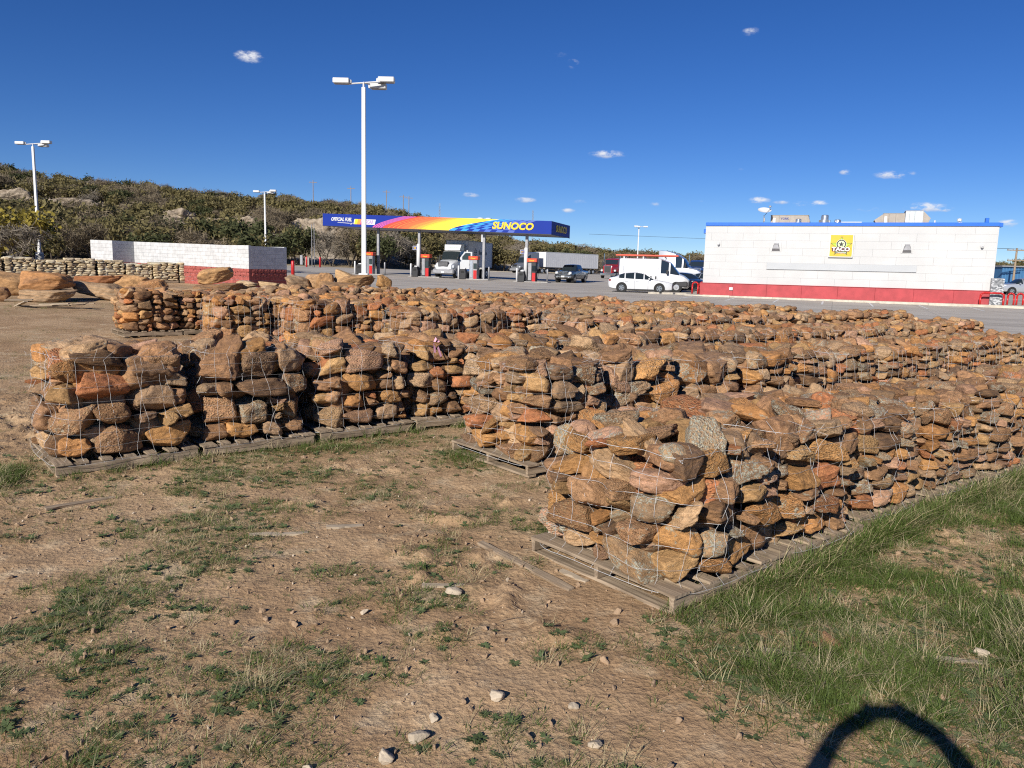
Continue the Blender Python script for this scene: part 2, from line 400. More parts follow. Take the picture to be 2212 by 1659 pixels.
def hill_mat():
    t = NT('hill_soil'); p = t.pos(); n = t.noise(p, .045, 6, .65); n2 = t.noise(p, .5, 6, .7)
    c = t.mix(t.ramp(n2, .3, .7), (.20, .16, .10), (.34, .27, .18)); c = t.mix(t.ramp(n, .50, .60), c, t.mix(n2, (.42, .34, .25), (.60, .51, .39)))
    t.col(c).rough(.95, 0, .1); t.bump(n2, .8, .6); return t.m
M_HILL = hill_mat()
def grass_mat(name, a, b, tr=.35):
    t = NT(name); oi = t.n('ShaderNodeObjectInfo'); p = t.coord('Object')
    at = t.n('ShaderNodeAttribute'); at.attribute_name = 'tint'
    f = t.math('ADD', t.math('MULTIPLY', at.outputs['Fac'], .6), t.math('MULTIPLY', oi.outputs['Random'], .4))
    c = t.mix(f, a, b); t.col(c).rough(.55, 0, .3)
    tl = t.n('ShaderNodeBsdfTranslucent'); t.l(c, tl.inputs[0]); ms = t.n('ShaderNodeMixShader'); ms.inputs[0].default_value = tr
    t.l(t.b.outputs[0], ms.inputs[1]); t.l(tl.outputs[0], ms.inputs[2]); t.l(ms.outputs[0], t.out.inputs[0]); return t.m
M_GRASS = grass_mat('green_grass', (.062, .115, .022), (.175, .225, .058))
M_STRAW = grass_mat('dry_grass', (.36, .29, .15), (.50, .43, .26), .2)
M_WEED = grass_mat('weed_leaf', (.085, .125, .050), (.165, .205, .085), .25)
def paved_mat():
    t = NT('lot_concrete'); p = t.pos(); q = t.mapv(p, (1, 1, 1), rot=(0, 0, rad(22.35)))
    n = t.noise(p, .35, 6, .6); st = t.noise(t.mapv(q, (.05, 1.1, 1)), 1.0, 5, .65); f = t.noise(p, 12, 5, .7)
    c = t.mix(t.ramp(n, .3, .7), (.40, .36, .305), (.50, .455, .39))
    c = t.mix(t.ramp(st, .48, .68, 0, .62), c, (.255, .228, .195)); c = t.mix(t.ramp(st, .42, .30, 0, .35), c, (.40, .375, .335))
    hs = t.n('ShaderNodeHueSaturation'); t.l(c, hs.inputs['Color']); t.l(t.ramp(f, .25, .75, .86, 1.12, False), hs.inputs['Value']); c = hs.outputs[0]
    # saw-cut joints
    s = t.n('ShaderNodeSeparateXYZ'); t.l(q, s.inputs[0])
    j = t.math('MAXIMUM', t.ramp(t.math('ABSOLUTE', t.math('SUBTRACT', t.math('FRACT', t.math('DIVIDE', s.outputs[0], 4.6)), .5)), .4955, .4985), t.ramp(t.math('ABSOLUTE', t.math('SUBTRACT', t.math('FRACT', t.math('DIVIDE', s.outputs[1], 4.6)), .5)), .4955, .4985))
    c = t.mix(t.math('MULTIPLY', j, .55), c, (.10, .092, .085))
    t.col(c).rough(.85, 0, .3); t.bump(f, .15, .01); return t.m
M_LOT = paved_mat()
M_KERB = simple('kerb_concrete', (.56, .50, .40), .85, 0, .2, 3, .3)
M_LINE = simple('line_paint', (.68, .68, .66), .7, 0, .3, 6)
M_CONC = simple('grey_concrete', (.40, .385, .36), .9, 0, .2, 5, .3)
M_WHITE = simple('white_paint', (.64, .64, .635), .55, 0, .06, .8)
M_WALLW = simple('white_wall_paint', (.53, .53, .52), .75, 0, .07, .55, .12)
M_BLOCKW = simple('white_block_paint', (.57, .57, .56), .8, 0, .16, 3.5, .5)
M_BLOCKR = simple('red_split_block', (.38, .095, .075), .85, 0, .35, 9, .9)
M_RED = simple('red_band_paint', (.42, .055, .062), .7, 0, .18, 1.6, .25)
M_REDP = simple('red_gloss_paint', (.50, .018, .018), .35, 0, .1, 5)
M_BLUET = simple('blue_trim', (.012, .13, .58), .35, 0, .08, 3)
M_BLUEF = simple('canopy_blue', (.001, .024, .26), .6, 0, .06, .6, 0., .25)
M_GREYM = simple('grey_metal', (.30, .30, .31), .5, .3, .15, 4)
M_STEEL = simple('bright_steel', (.62, .63, .64), .3, .85, .15, 6)
M_BEIGEM = simple('beige_metal', (.34, .30, .255), .55, .1, .12, 3)
M_DARK = simple('dark_plastic', (.022, .022, .024), .5, 0, .2, 8)
M_BLACK = simple('black_rubber', (.014, .014, .014), .8, 0, .2, 10)
M_ORANGE = simple('pump_orange', (.62, .07, .025), .4, 0, .06, 4)
M_YEL = simple('sign_yellow', (.80, .52, .01), .5, 0, .03, 4)
M_SIGNO = simple('sign_amber', (.76, .42, .02), .45, 0, .05, 3)
M_LIME2 = simple('sign_lime', (.42, .68, .03), .5, 0, .03, 4)
M_INK = simple('sign_ink', (.012, .012, .02), .5, 0, .03, 4)
M_SKYBL = simple('sign_sky_blue', (.02, .25, .66), .5, 0, .03, 4)
M_CHROME = simple('chrome', (.75, .75, .76), .15, 1., .05, 4)
def glass_mat():
    t = NT('dark_window_glass'); t.col((.018, .026, .03)); t.rough(.06, 0, .9); return t.m
M_GLASS = glass_mat()
def car_paint(name, c, metal=0.):
    t = NT(name); t.col(c); t.rough(.32, metal, .5); t.b.inputs['Coat Weight'].default_value = .7; t.b.inputs['Coat Roughness'].default_value = .06; return t.m
M_CARW = car_paint('white_car_paint', (.60, .61, .62))
M_CARG = car_paint('dark_grey_car_paint', (.045, .048, .052), .4)
M_CARK = car_paint('black_car_paint', (.012, .014, .02))
M_CARS = car_paint('silver_car_paint', (.50, .51, .53), .5)
M_CARR = car_paint('red_truck_paint', (.38, .012, .014))
M_CARB = car_paint('blue_truck_paint', (.012, .05, .20))
M_TRKG = car_paint('grey_truck_paint', (.23, .24, .25), .4)
M_LAMP = simple('headlamp_lens', (.62, .64, .66), .12, 0, .05, 9)
M_TAIL = simple('tail_lamp', (.30, .008, .01), .2, 0, .05, 9)
def ico(sub):
    bm = bmesh.new(); bmesh.ops.create_icosphere(bm, subdivisions=sub, radius=1); bm.verts.ensure_lookup_table()
    V = np.array([v.co[:] for v in bm.verts]); F = np.array([[v.index for v in f.verts] for f in bm.faces]); bm.free(); return V, F
ICO = {s: ico(s) for s in (2, 3, 4, 5)}
def rock_verts(V, seed, ang=.5, rough=1., p=None):
    rg = np.random.default_rng(seed)
    style = rg.random()*.9+.1
    if p is None: p = rg.uniform(2.6, 3.4) if style < .25 else (rg.uniform(3.8, 6) if style < .65 else rg.uniform(6, 11))
    a = np.abs(V)+1e-6
    inv = (a**p).sum(1)**(1/p)
    K = int(rg.integers(7, 13)); k = 18+130*ang*(.35 if style < .25 else 1.)
    nn = rg.normal(size=(K, 3)); nn /= np.linalg.norm(nn, axis=1)[:, None]
    sup = (np.abs(nn)**(p/(p-1))).sum(1)**((p-1)/p)          # support of the block in that direction
    d = sup*rg.uniform(.60, .94, K)
    allq = np.concatenate([inv[:, None], (V @ nn.T)/d], 1); mq = allq.max(1, keepdims=True)
    s = mq[:, 0]+np.log(np.exp(np.clip(k*(allq-mq), -60, 0)).sum(1))/k
    r = 1/s
    o = rg.uniform(0, 100, 3)
    def nz(f, sd): return vn3(V[:, 0]*f+o[0], V[:, 1]*f+o[1], V[:, 2]*f+o[2], sd)
    chip = np.maximum(nz(4.2, 6)-.15, 0)
    r = r*(1+rough*(.075*nz(1.5, 1)+.040*nz(3.4, 2)+.022*nz(8, 3)+.012*nz(17, 4)-.07*chip))
    P = V*r[:, None]
    P[:, 0] *= 1+rg.normal(0, .16)*P[:, 2]; P[:, 1] *= 1+rg.normal(0, .16)*P[:, 0]; P[:, 2] *= 1+rg.normal(0, .20)*P[:, 0]
    P[:, 0] += rg.normal(0, .15)*P[:, 2]
    if style > .45:
        fz = 5+4*rg.random(); ledge = vn3(P[:, 2]*fz*1.6+o[0], P[:, 0]*.8+o[1], P[:, 1]*.8, 9); P[:, :2] *= (1+.010*rough*ledge)[:, None]
    lo, hi = P.min(0), P.max(0); P = (P-(lo+hi)/2)/(hi-lo)
    return P
def rock_mesh(name, sub, seed, mat, ang=.5, rough=1., p=None, smooth=True):
    V, F = ICO[sub]
    me = mesh_np(name, rock_verts(V, seed, ang, rough, p), F, mat, smooth); return me
ROCK_HI = [rock_mesh('stone_shape', 5 if i < 22 else 5, 100+i, M_ROCK, [.35, .6, 1.1, .9][i % 4], [1.1, 1.2, 1.0, 1.4][i % 4]) for i in range(34)]
ROCK_MID = [rock_mesh('stone_shape', 4, 300+i, M_ROCK, [.5, .8, 1.3][i % 3], 1.2, None, i % 3 != 2) for i in range(30)]
ROCK_LO = [rock_mesh('stone_shape', 3, 500+i, M_ROCK, [.5, .9, 1.3][i % 3], 1.3, None, i % 3 == 0) for i in range(24)]
ROCK_BLK = [rock_mesh('boulder_shape', 5, 640+i, M_ROCK, 1.4, 1.1, 5.) for i in range(16)]
LIME_LO = [rock_mesh('limestone_shape', 3, 700+i, M_LIME, 1.6, .5, 14., False) for i in range(12)]
PAL = [(.45, .275, .165), (.49, .255, .120), (.28, .170, .105), (.36, .250, .165), (.44, .190, .105), (.51, .350, .215), (.46, .285, .200), (.185, .122, .085), (.47, .300, .155), (.36, .210, .125), (.52, .290, .135), (.41, .295, .195), (.33, .195, .120)]
def stone_colour(rg, lichen=.3, warm=0.):
    c = PAL[rg.randrange(len(PAL))]; k = rg.choice((rg.uniform(.55, .9), rg.uniform(.85, 1.25), rg.uniform(.9, 1.25)))
    al = rg.random()**2*1.0 if rg.random() < .35+lichen else 0.
    return (min(c[0]*k*(1+warm), .8), c[1]*k, c[2]*k*(1-warm), al*(.45+lichen*1.4))
ROWANG = rad(39)
UV = (math.cos(ROWANG), math.sin(ROWANG)); VV = (-UV[1], UV[0]); RO = (.93, 4.09)
def uv2xy(u, v): return (RO[0]+UV[0]*u+VV[0]*v, RO[1]+UV[1]*u+VV[1]*v)
FLIPS = [Euler((0, 0, 0)).to_matrix(), Euler((math.pi, 0, 0)).to_matrix(), Euler((0, math.pi, 0)).to_matrix(), Euler((0, 0, math.pi)).to_matrix()]
BOARD = {}
def board_mesh(name, dims, mat, seed=0):
    key = (name, tuple(round(d, 3) for d in dims), mat.name, seed)
    if key not in BOARD:
        rg = np.random.default_rng(seed+5); n = 6; L, W, T = dims; V = []; F = []
        for i in range(n+1):
            x = -L/2+L*i/n; dz = rg.normal(0, T*.06); e = rg.normal(0, .004, 4)
            V += [(x, -W/2+e[0], -T/2+dz), (x, W/2+e[1], -T/2+dz), (x, W/2+e[2], T/2+dz), (x, -W/2+e[3], T/2+dz)]
        for i in range(n):
            b = i*4; F += [(b+a, b+(a+1) % 4, b+4+(a+1) % 4, b+4+a) for a in range(4)]
        F += [(3, 2, 1, 0), (n*4, n*4+1, n*4+2, n*4+3)]
        BOARD[key] = mesh_from(name, V, [f[::-1] for f in F], mat)
    return BOARD[key]
def child(name, me, parent, loc, rot=(0, 0, 0), sc=(1, 1, 1), color=None):
    o = bpy.data.objects.new(name, me); COL.objects.link(o); o.parent = parent
    o.location = loc; o.rotation_euler = rot; o.scale = sc
    if color is not None: o.color = color
    return o
def perimeter(a, b, rc, step=.01):
    pts = []
    def seg(p, q, n):
        L = math.hypot(q[0]-p[0], q[1]-p[1]); k = max(1, int(L/step))
        for i in range(k): pts.append((p[0]+(q[0]-p[0])*i/k, p[1]+(q[1]-p[1])*i/k, n))
    def arc(cx, cy, a0):
        k = max(2, int(rc*math.pi/2/step))
        for i in range(k):
            t = a0+math.pi/2*i/k; pts.append((cx+rc*math.cos(t), cy+rc*math.sin(t), t))
    seg((a, -b+rc), (a, b-rc), 0); arc(a-rc, b-rc, 0)
    seg((a-rc, b), (-a+rc, b), math.pi/2); arc(-a+rc, b-rc, math.pi/2)
    seg((-a, b-rc), (-a, -b+rc), math.pi); arc(-a+rc, -b+rc, math.pi)
    seg((-a+rc, -b), (a-rc, -b), -math.pi/2); arc(a-rc, -b+rc, -math.pi/2)
    return pts
def stone_stack(loc, rz, label, group, a=.50, b=.58, H=.95, size=.30, fill=1.05, lib=None, detail=0, seed=0, lichen=.3, wires=True, pallet=True, bulge=.04, aspect=(.5, .95), ztilt=8, warm=0., topj=.09, gap=0.):
    rg = random.Random(seed*7919+13)
    root = thing('stone_stack', loc, label, 'stone pallet', group, rz)
    lib = lib or ROCK_LO
    ph = .125 if pallet else .0
    tris = []
    def put(x, y, z, ang, w, d, h, tilt, keep=True):
        me = lib[rg.randrange(len(lib))]
        m = Euler((rad(rg.gauss(0, tilt*.7)), rad(rg.gauss(0, tilt)), ang+rad(rg.gauss(0, 6)))).to_matrix() @ FLIPS[rg.randrange(4)]
        o = child('stone', me, root, (x, y, z), m.to_euler(), (w, d, h), stone_colour(rg, lichen, warm))
        if keep and detail: tris.append((me, Matrix.Translation((x, y, z)) @ m.to_4x4() @ Matrix.Diagonal((w, d, h, 1))))
        return o
    P = perimeter(a, b, .20); n = len(P); sky = [0.0]*n
    sky = [abs(rg.gauss(0, .006)) for _ in range(n)]
    tgt = [H-ph+.07*math.sin(i/n*6.28*2+seed)+rg.uniform(-.01, .01) for i in range(n)]
    guard = 0
    while guard < 900:
        guard += 1
        i = min(range(n), key=lambda k: sky[k]-tgt[k]*.0)
        if sky[i] > H-ph-.05: break
        lv = sky[i]; l = i; r = i; tol = .035
        while sky[(l-1) % n] < lv+tol and r-l < n-2: l -= 1
        while sky[(r+1) % n] < lv+tol and r-l < n-2: r += 1
        run = (r-l+1)*.01*(4*(a+b)-1.92*.24+.0)/max(n*.01, .01)
        w = max(.08, rg.gauss(size, size*.36))
        if run < .075:
            nb = min(sky[(l-1) % n], sky[(r+1) % n])
            for k in range(l, r+1): sky[k % n] = max(nb, lv+.03)
            continue
        if run < min(1.5*w, 1.5*size): w = run; s0 = l; cnt = r-l+1
        else:
            cnt = max(3, int(w/.01)); s0 = l if rg.random() < .5 else r-cnt+1
        idx = [(s0+k) % n for k in range(cnt)]
        base = sum(sky[k] for k in idx)/cnt
        h = min(max(min(w, size*1.25)*rg.uniform(*aspect), .075), size*.85)
        rem = H-ph-base
        if rem < h*1.45: h = max(.07, min(rem+rg.uniform(-.01, topj), size*.8))
        mid = P[(s0+cnt//2) % n]; e0 = P[idx[0]]; e1 = P[idx[-1]]
        t = mid[2]; zc = ph+base+h/2; zn = (zc-ph)/max(H-ph, .1)
        dep = rg.uniform(.22, .34)*(1 if size > .24 else .85)
        out = bulge*math.sin(math.pi*min(max(zn, 0), 1))-.030*zn+.022+rg.uniform(-.05, .035)
        cx = (e0[0]+e1[0])*.25+mid[0]*.5; cy = (e0[1]+e1[1])*.25+mid[1]*.5
        cx += math.cos(t)*(out-dep/2); cy += math.sin(t)*(out-dep/2)
        chord = math.hypot(e0[0]-e1[0], e0[1]-e1[1])
        put(cx, cy, zc, t-math.pi/2, max(chord, .6*w)*fill*rg.uniform(.97, 1.05)-gap, dep, h*fill*rg.uniform(1.0, 1.06)-gap, ztilt*(1.4 if w < size else .8))
        for k in idx: sky[k] = base+h
    # hearting inside
    for zc in np.arange(ph+.18, H-.14, .27):
        for sx in (-1, 1):
            for sy in (-1, 1):
                put(sx*a*.36, sy*b*.36, zc, rg.uniform(0, 6), a*.95, b*.95, .34, 4, False)
    # loose stones laid on top
    cell = size*.92; nx = max(2, int(2*(a-.06)/cell)); ny = max(2, int(2*(b-.06)/cell))
    for ix in range(nx):
        for iy in range(ny):
            x = -a+.10+(2*a-.20)*(ix+.5)/nx+rg.uniform(-.05, .05); y = -b+.10+(2*b-.20)*(iy+.5)/ny+rg.uniform(-.05, .05)
            hh = size*rg.uniform(.40, .80); zz = H-hh*.36+rg.uniform(-.03, topj)
            put(x, y, zz, rg.uniform(0, 6.28), size*rg.uniform(.8, 1.55), size*rg.uniform(.7, 1.2), hh, 17)
    if pallet:
        px, py = a+.025, b+.025; T = .019
        nb = 7
        for i in range(nb):
            bw = .135 if i in (0, nb-1) else .09
            x = -px+bw/2+(2*px-bw)*i/(nb-1)
            child('deck_board', board_mesh('deck_board', (2*py+rg.choice((0, .012)), bw, T), M_WOOD, i % 3), root, (x, rg.uniform(-.008, .008), .1145), (0, rad(rg.uniform(-.5, .5)), math.pi/2+rad(rg.uniform(-.7, .7))))
        for y in (-py+.022, 0, py-.022):
            child('stringer', board_mesh('stringer', (2*px-.02, .042, .085), M_WOOD, 1), root, (0, y, .062))
        for x in (-px+.06, 0, px-.06):
            child('bottom_board', board_mesh('bottom_board', (2*py, .09, .018), M_WOOD, 2), root, (x, 0, .0105), (0, 0, math.pi/2))
    if wires: wire_net(root, P, n, H, ph, a, b, detail, tris, rg)
    return root
def wire_net(root, P, n, H, ph, a, b, detail, tris, rg):
    bvh = None
    if detail:
        VV_ = []; FF = []; base = 0
        for me, m in tris:
            k = len(me.vertices); co = np.empty(k*3, np.float32); me.vertices.foreach_get('co', co); co = co.reshape(-1, 3)
            M = np.array(m); co = co @ M[:3, :3].T+M[:3, 3]
            f = np.empty(len(me.polygons)*3, np.int32); me.polygons.foreach_get('vertices', f); f = f.reshape(-1, 3)
            VV_.append(co); FF.append(f+base); base += k
        bvh = BVHTree.FromPolygons(np.concatenate(VV_).tolist(), np.concatenate(FF).tolist(), all_triangles=True)
    rw = .0010 if detail else .0011
    S = 5 if detail else 12            # samples along perimeter, cm
    cols = list(range(0, n, S)); zs_r = [ph-.03, ph+.10, ph+.23, ph+.36, ph+.50, ph+.64, ph+.78]
    zs_r = [z for z in zs_r if z < H-.07]+[H-.01]
    vcols = [int(i*n/round(n/15.)) % n for i in range(int(round(n/15.)))]
    def surf(i, z):
        x, y, t = P[i % n]; nx, ny = math.cos(t), math.sin(t); zn = min(max((z-ph)/max(H-ph, .1), 0), 1)
        r = .012+.04*math.sin(math.pi*zn)-.03*zn
        if bvh is not None:
            hit = bvh.ray_cast(Vector((x+nx*.35, y+ny*.35, z)), Vector((-nx, -ny, 0)), .5)
            if hit[0] is not None: r = (hit[0].x-x)*nx+(hit[0].y-y)*ny+.004
            else: r = -.04
        return r
    def hullish(rs, closed):
        rs = list(rs); m = len(rs)
        for _ in range(3):
            new = rs[:]
            for k in range(m):
                if closed: av = (rs[k-1]+rs[(k+1) % m])/2
                elif 0 < k < m-1: av = (rs[k-1]+rs[k+1])/2
                else: continue
                if av > rs[k]: new[k] = rs[k]*.25+av*.75
            rs = new
        return rs
    mb = MB()
    for z in zs_r:
        wob = [rg.gauss(0, .007) for _ in range(8)]
        zz = [z+wob[int(k*8/len(cols)) % 8]*(1-(k*8/len(cols)) % 1)+wob[(int(k*8/len(cols))+1) % 8]*((k*8/len(cols)) % 1) for k in range(len(cols))]
        rs = hullish([surf(i, q) for i, q in zip(cols, zz)], True)
        if z < ph: rs = [max(q, .05+.01*math.sin(k*.4)) for k, q in enumerate(rs)]
        pts = []
        for i, q, r in zip(cols, zz, rs):
            x, y, t = P[i]; pts.append((x+math.cos(t)*r, y+math.sin(t)*r, q))
        pts.append(pts[0])
        th = rw*1.5 if z in (zs_r[0], zs_r[-1]) else rw
        for p, q in zip(pts[:-1], pts[1:]): mb.tube(p, q, th, th, 3, False)
    zv = np.arange(ph-.03, H, .05 if detail else .14)
    for ci in vcols:
        lean = rg.gauss(0, 1.2)
        rs = hullish([surf(int(ci+lean*k), z) for k, z in enumerate(zv)], False)
        rs[0] = max(rs[0], .05)
        pts = []
        for k, (z, r) in enumerate(zip(zv, rs)):
            x, y, t = P[int(ci+lean*k*.6) % n]; pts.append((x+math.cos(t)*r, y+math.sin(t)*r, z))
        # bent over the top
        x, y, t = P[ci % n]; pts.append((x-math.cos(t)*rg.uniform(.02, .16), y-math.sin(t)*rg.uniform(.02, .16), H+rg.uniform(.0, .07)))
        for p, q in zip(pts[:-1], pts[1:]): mb.tube(p, q, rw, rw, 3, False)
    if detail:
        # twisted tie ends
        for _ in range(5):
            x, y, t = P[rg.randrange(n)]; z = rg.choice(zs_r[1:]); c = Vector((x+math.cos(t)*.02, y+math.sin(t)*.02, z))
            q = [c]
            for k in range(6): c = c+Vector((rg.gauss(0, .012), rg.gauss(0, .012), rg.gauss(.004, .012))); q.append(c)
            mb.path(q, rw, 3)
    mb.build('wire_mesh', M_WIRE, root)
def axis(segs):
    out = []
    for a, b, n in segs: out += list(np.linspace(a, b, n, endpoint=False))
    return np.array(out+[segs[-1][1]])
def grow(a, b, s0, k):
    out = [a]; s = s0
    while out[-1] < b: out.append(out[-1]+s); s *= k
    out[-1] = b; return out
PATCH = [(-1.44, 3.35, .42, .8), (-1.7, 2.75, .35, .75), (-3.3, 5.55, .5, .6), (-.82, 3.35, .28, .7), (-1.7, 4.85, .4, .55), (-1.86, 4.1, .35, .6), (-.36, 3.75, .16, .9), (.38, 3.72, .18, 1.), (-1.0, 6.7, .6, .6), (-3.3, 6.15, .6, .55), (-.2, 5.6, .45, .5), (-.9, 4.2, .2, .6), (-.95, 2.75, .3, .6), (.22, 3.55, .2, .5), (-2.4, 3.7, .4, .5), (-1.6, 2.4, .5, .6)]
def grassiness(x, y):
    """0 bare soil .. 1 thick grass, from where it grows in the place"""
    x = np.asarray(x, float); y = np.asarray(y, float)
    u = (x-RO[0])*UV[0]+(y-RO[1])*UV[1]; v = (x-RO[0])*VV[0]+(y-RO[1])*VV[1]
    n = fbm2(x*.9, y*.9, 4, 31); n2 = fbm2(x*2.6+4, y*2.6, 3, 47)
    right = sstep(.55, -.15, v)*sstep(-1.4, .5, u+.7*n)*sstep(-3.6, -2.2, v*.0-3+u*.3+1.5)           # strip in front of the nearest row
    right = sstep(.10, -.12, v)*sstep(-1.0, .35, u+.55*n+.06*v)
    g = .98*right*np.clip(.72+.5*n+.4*n2, 0, 1)
    mid = .50*sstep(-.14, .26, n+.45*n2+.22*sstep(.3, -1.2, x)*sstep(6.5, 4.5, y)-.12*sstep(6, 9, y))
    for (cx, cy, r, k) in PATCH: mid = np.maximum(mid, k*.66*np.exp(-(((x-cx)/r)**2+((y-cy)/(r*.75))**2))*np.clip(.75+.9*n2, 0, 1.2))                                                        # scattered patches
    mid = mid*(1-.75*np.exp(-(((x-.9)/1.3)**2+((y-3.2)/.9)**2)))
    mid = mid*(1-.8*np.exp(-(((x+.3)/.9)**2+((y-6.9)/1.1)**2)))
    cfront = .75*np.exp(-((v-4.55)/.38)**2)*sstep(-1.6, .2, u)*(.6+.5*n2)                         # along the foot of the ribbon row
    cl = .85*np.exp(-(((x+4.5)/.55)**2+((y-6.3)/.7)**2))
    cc = .7*np.exp(-(((x+.35)/.55)**2+((y-7.6)/.5)**2))
    g = np.maximum(np.maximum(g, mid), np.maximum(cfront, np.maximum(cl, cc)))
    far = .35*sstep(.0, .3, n)*sstep(8, 12, y)+.5*np.exp(-((y-26)/3.)**2)*sstep(-10, -13, x)*np.clip(.6+n2, 0, 1)
    return np.clip(np.maximum(g*sstep(14, 9, y), far), 0, 1)
def ground():
    xs = np.array(sorted(set([-q for q in grow(7.0, 700, .08, 1.09)]))+list(np.linspace(-7, 7, 400))[1:-1]+grow(7.0, 700, .08, 1.09))
    ys = np.array([-60, -30, -12, -5, -2, 0, .8]+list(np.linspace(1.4, 10, 300))+grow(10.05, 900, .06, 1.045)[1:])
    X, Y = np.meshgrid(xs, ys); Z = gz(X, Y)
    near = sstep(40, 12, np.hypot(X, Y))
    g = grassiness(X, Y)
    bump = .030*fbm2(X*.55, Y*.55, 3, 3)+.016*fbm2(X*2.3, Y*2.3, 3, 8)
    clod = np.maximum(fbm2(X*5.5, Y*5.5, 4, 21, .62), 0)**1.3*.055
    churn = sstep(.02, .30, fbm2(X*.7+9, Y*.7-3, 3, 77))
    churn = np.maximum(churn, 1.6*np.exp(-(((X+5.6)/1.3)**2+((Y-8.5)/1.6)**2)))
    churn = np.maximum(churn, 1.1*np.exp(-(((X+9)/4)**2+((Y-19)/5)**2)))
    fine = .012*fbm2(X*8, Y*8, 2, 91, .5)
    Z = Z+near*(bump+clod*(.28+1.3*churn)+fine*(.45+.8*churn)+.02*g)
    # sink under the paved lot
    Z = Z-.06*lotmask(X, Y)
    ny, nx = X.shape; idx = np.arange(nx*ny).reshape(ny, nx)
    F = np.stack([idx[:-1, :-1], idx[:-1, 1:], idx[1:, 1:], idx[1:, :-1]], -1).reshape(-1, 4)
    V = np.stack([X, Y, Z], -1).reshape(-1, 3)
    me = mesh_np('ground', V, F, M_DIRT, True); me.materials.append(M_HILL)
    cy = Y.ravel()[F[:, 0]]; cx = X.ravel()[F[:, 0]]
    d = np.hypot(cx, cy); az = np.degrees(np.arctan2(cx, cy))
    hillf = (d > np.interp(az, [-40, -10, 0, 15, 40], [128, 130, 170, 220, 240])) & (cy > 60)
    me.polygons.foreach_set('material_index', hillf.astype(np.int32))
    at = me.attributes.new('grassy', 'FLOAT', 'POINT'); at.data.foreach_set('value', g.ravel().astype(np.float32))
    o = bpy.data.objects.new('ground', me); link(o); o['kind'] = 'structure'
    global GROUND_Z
    from bisect import bisect
    def f(x, y):
        i = np.clip(np.searchsorted(xs, x)-1, 0, nx-2); j = np.clip(np.searchsorted(ys, y)-1, 0, ny-2)
        tx = (x-xs[i])/(xs[i+1]-xs[i]); ty = (y-ys[j])/(ys[j+1]-ys[j])
        return (Z[j, i]*(1-tx)+Z[j, i+1]*tx)*(1-ty)+(Z[j+1, i]*(1-tx)+Z[j+1, i+1]*tx)*ty
    GROUND_Z = f
LOTC = [(-5.5, 31.2), (46, 7.0), (125, 240), (-46, 121)]      # near-left, near-right, far-right, far-left corners
def lotxy(s, t):
    a, b, c, d = LOTC
    return (a[0]*(1-s)*(1-t)+b[0]*s*(1-t)+c[0]*s*t+d[0]*(1-s)*t, a[1]*(1-s)*(1-t)+b[1]*s*(1-t)+c[1]*s*t+d[1]*(1-s)*t)
def lotmask(X, Y):
    m = np.ones_like(X)
    for i in range(4):
        x0, y0 = LOTC[i]; x1, y1 = LOTC[(i+1) % 4]; L = math.hypot(x1-x0, y1-y0)
        dd = ((x1-x0)*(Y-y0)-(y1-y0)*(X-x0))/L
        m = m*(dd > .25)
    return m
ground()
def lot():
    n, m = 90, 120; V = []; F = []
    for j in range(m+1):
        t = (j/m)**1.5
        for i in range(n+1):
            x, y = lotxy(i/n, t); V.append((x, y, gzf(x, y)*1.0+.02))
    V = np.array(V); V[:, 2] = gz(V[:, 0], V[:, 1], False)+.03
    idx = np.arange((n+1)*(m+1)).reshape(m+1, n+1)
    F = np.stack([idx[:-1, :-1], idx[:-1, 1:], idx[1:, 1:], idx[1:, :-1]], -1).reshape(-1, 4)
    o = bpy.data.objects.new('parking_lot', mesh_np('parking_lot', V, F, M_LOT, True)); link(o); o['kind'] = 'structure'
    # kerbs round the lot
    for k, (i0, i1) in enumerate(((0, 1), (3, 2), (0, 3))):
        p, q = LOTC[i0], LOTC[i1]; L = math.hypot(q[0]-p[0], q[1]-p[1]); nn = int(L/3); mb = MB()
        for j in range(nn):
            c = ((p[0]+(q[0]-p[0])*(j+.5)/nn), (p[1]+(q[1]-p[1])*(j+.5)/nn)); ang = math.atan2(q[1]-p[1], q[0]-p[0])
            mb.box((c[0], c[1], float(gz(c[0], c[1], False))+.02), (L/nn-.012, .16, .28), ang, .02)
        kb = mb.build('kerb', M_KERB); kb['kind'] = 'structure'
lot()
def lz(x, y): return float(gz(x, y, False))+.03
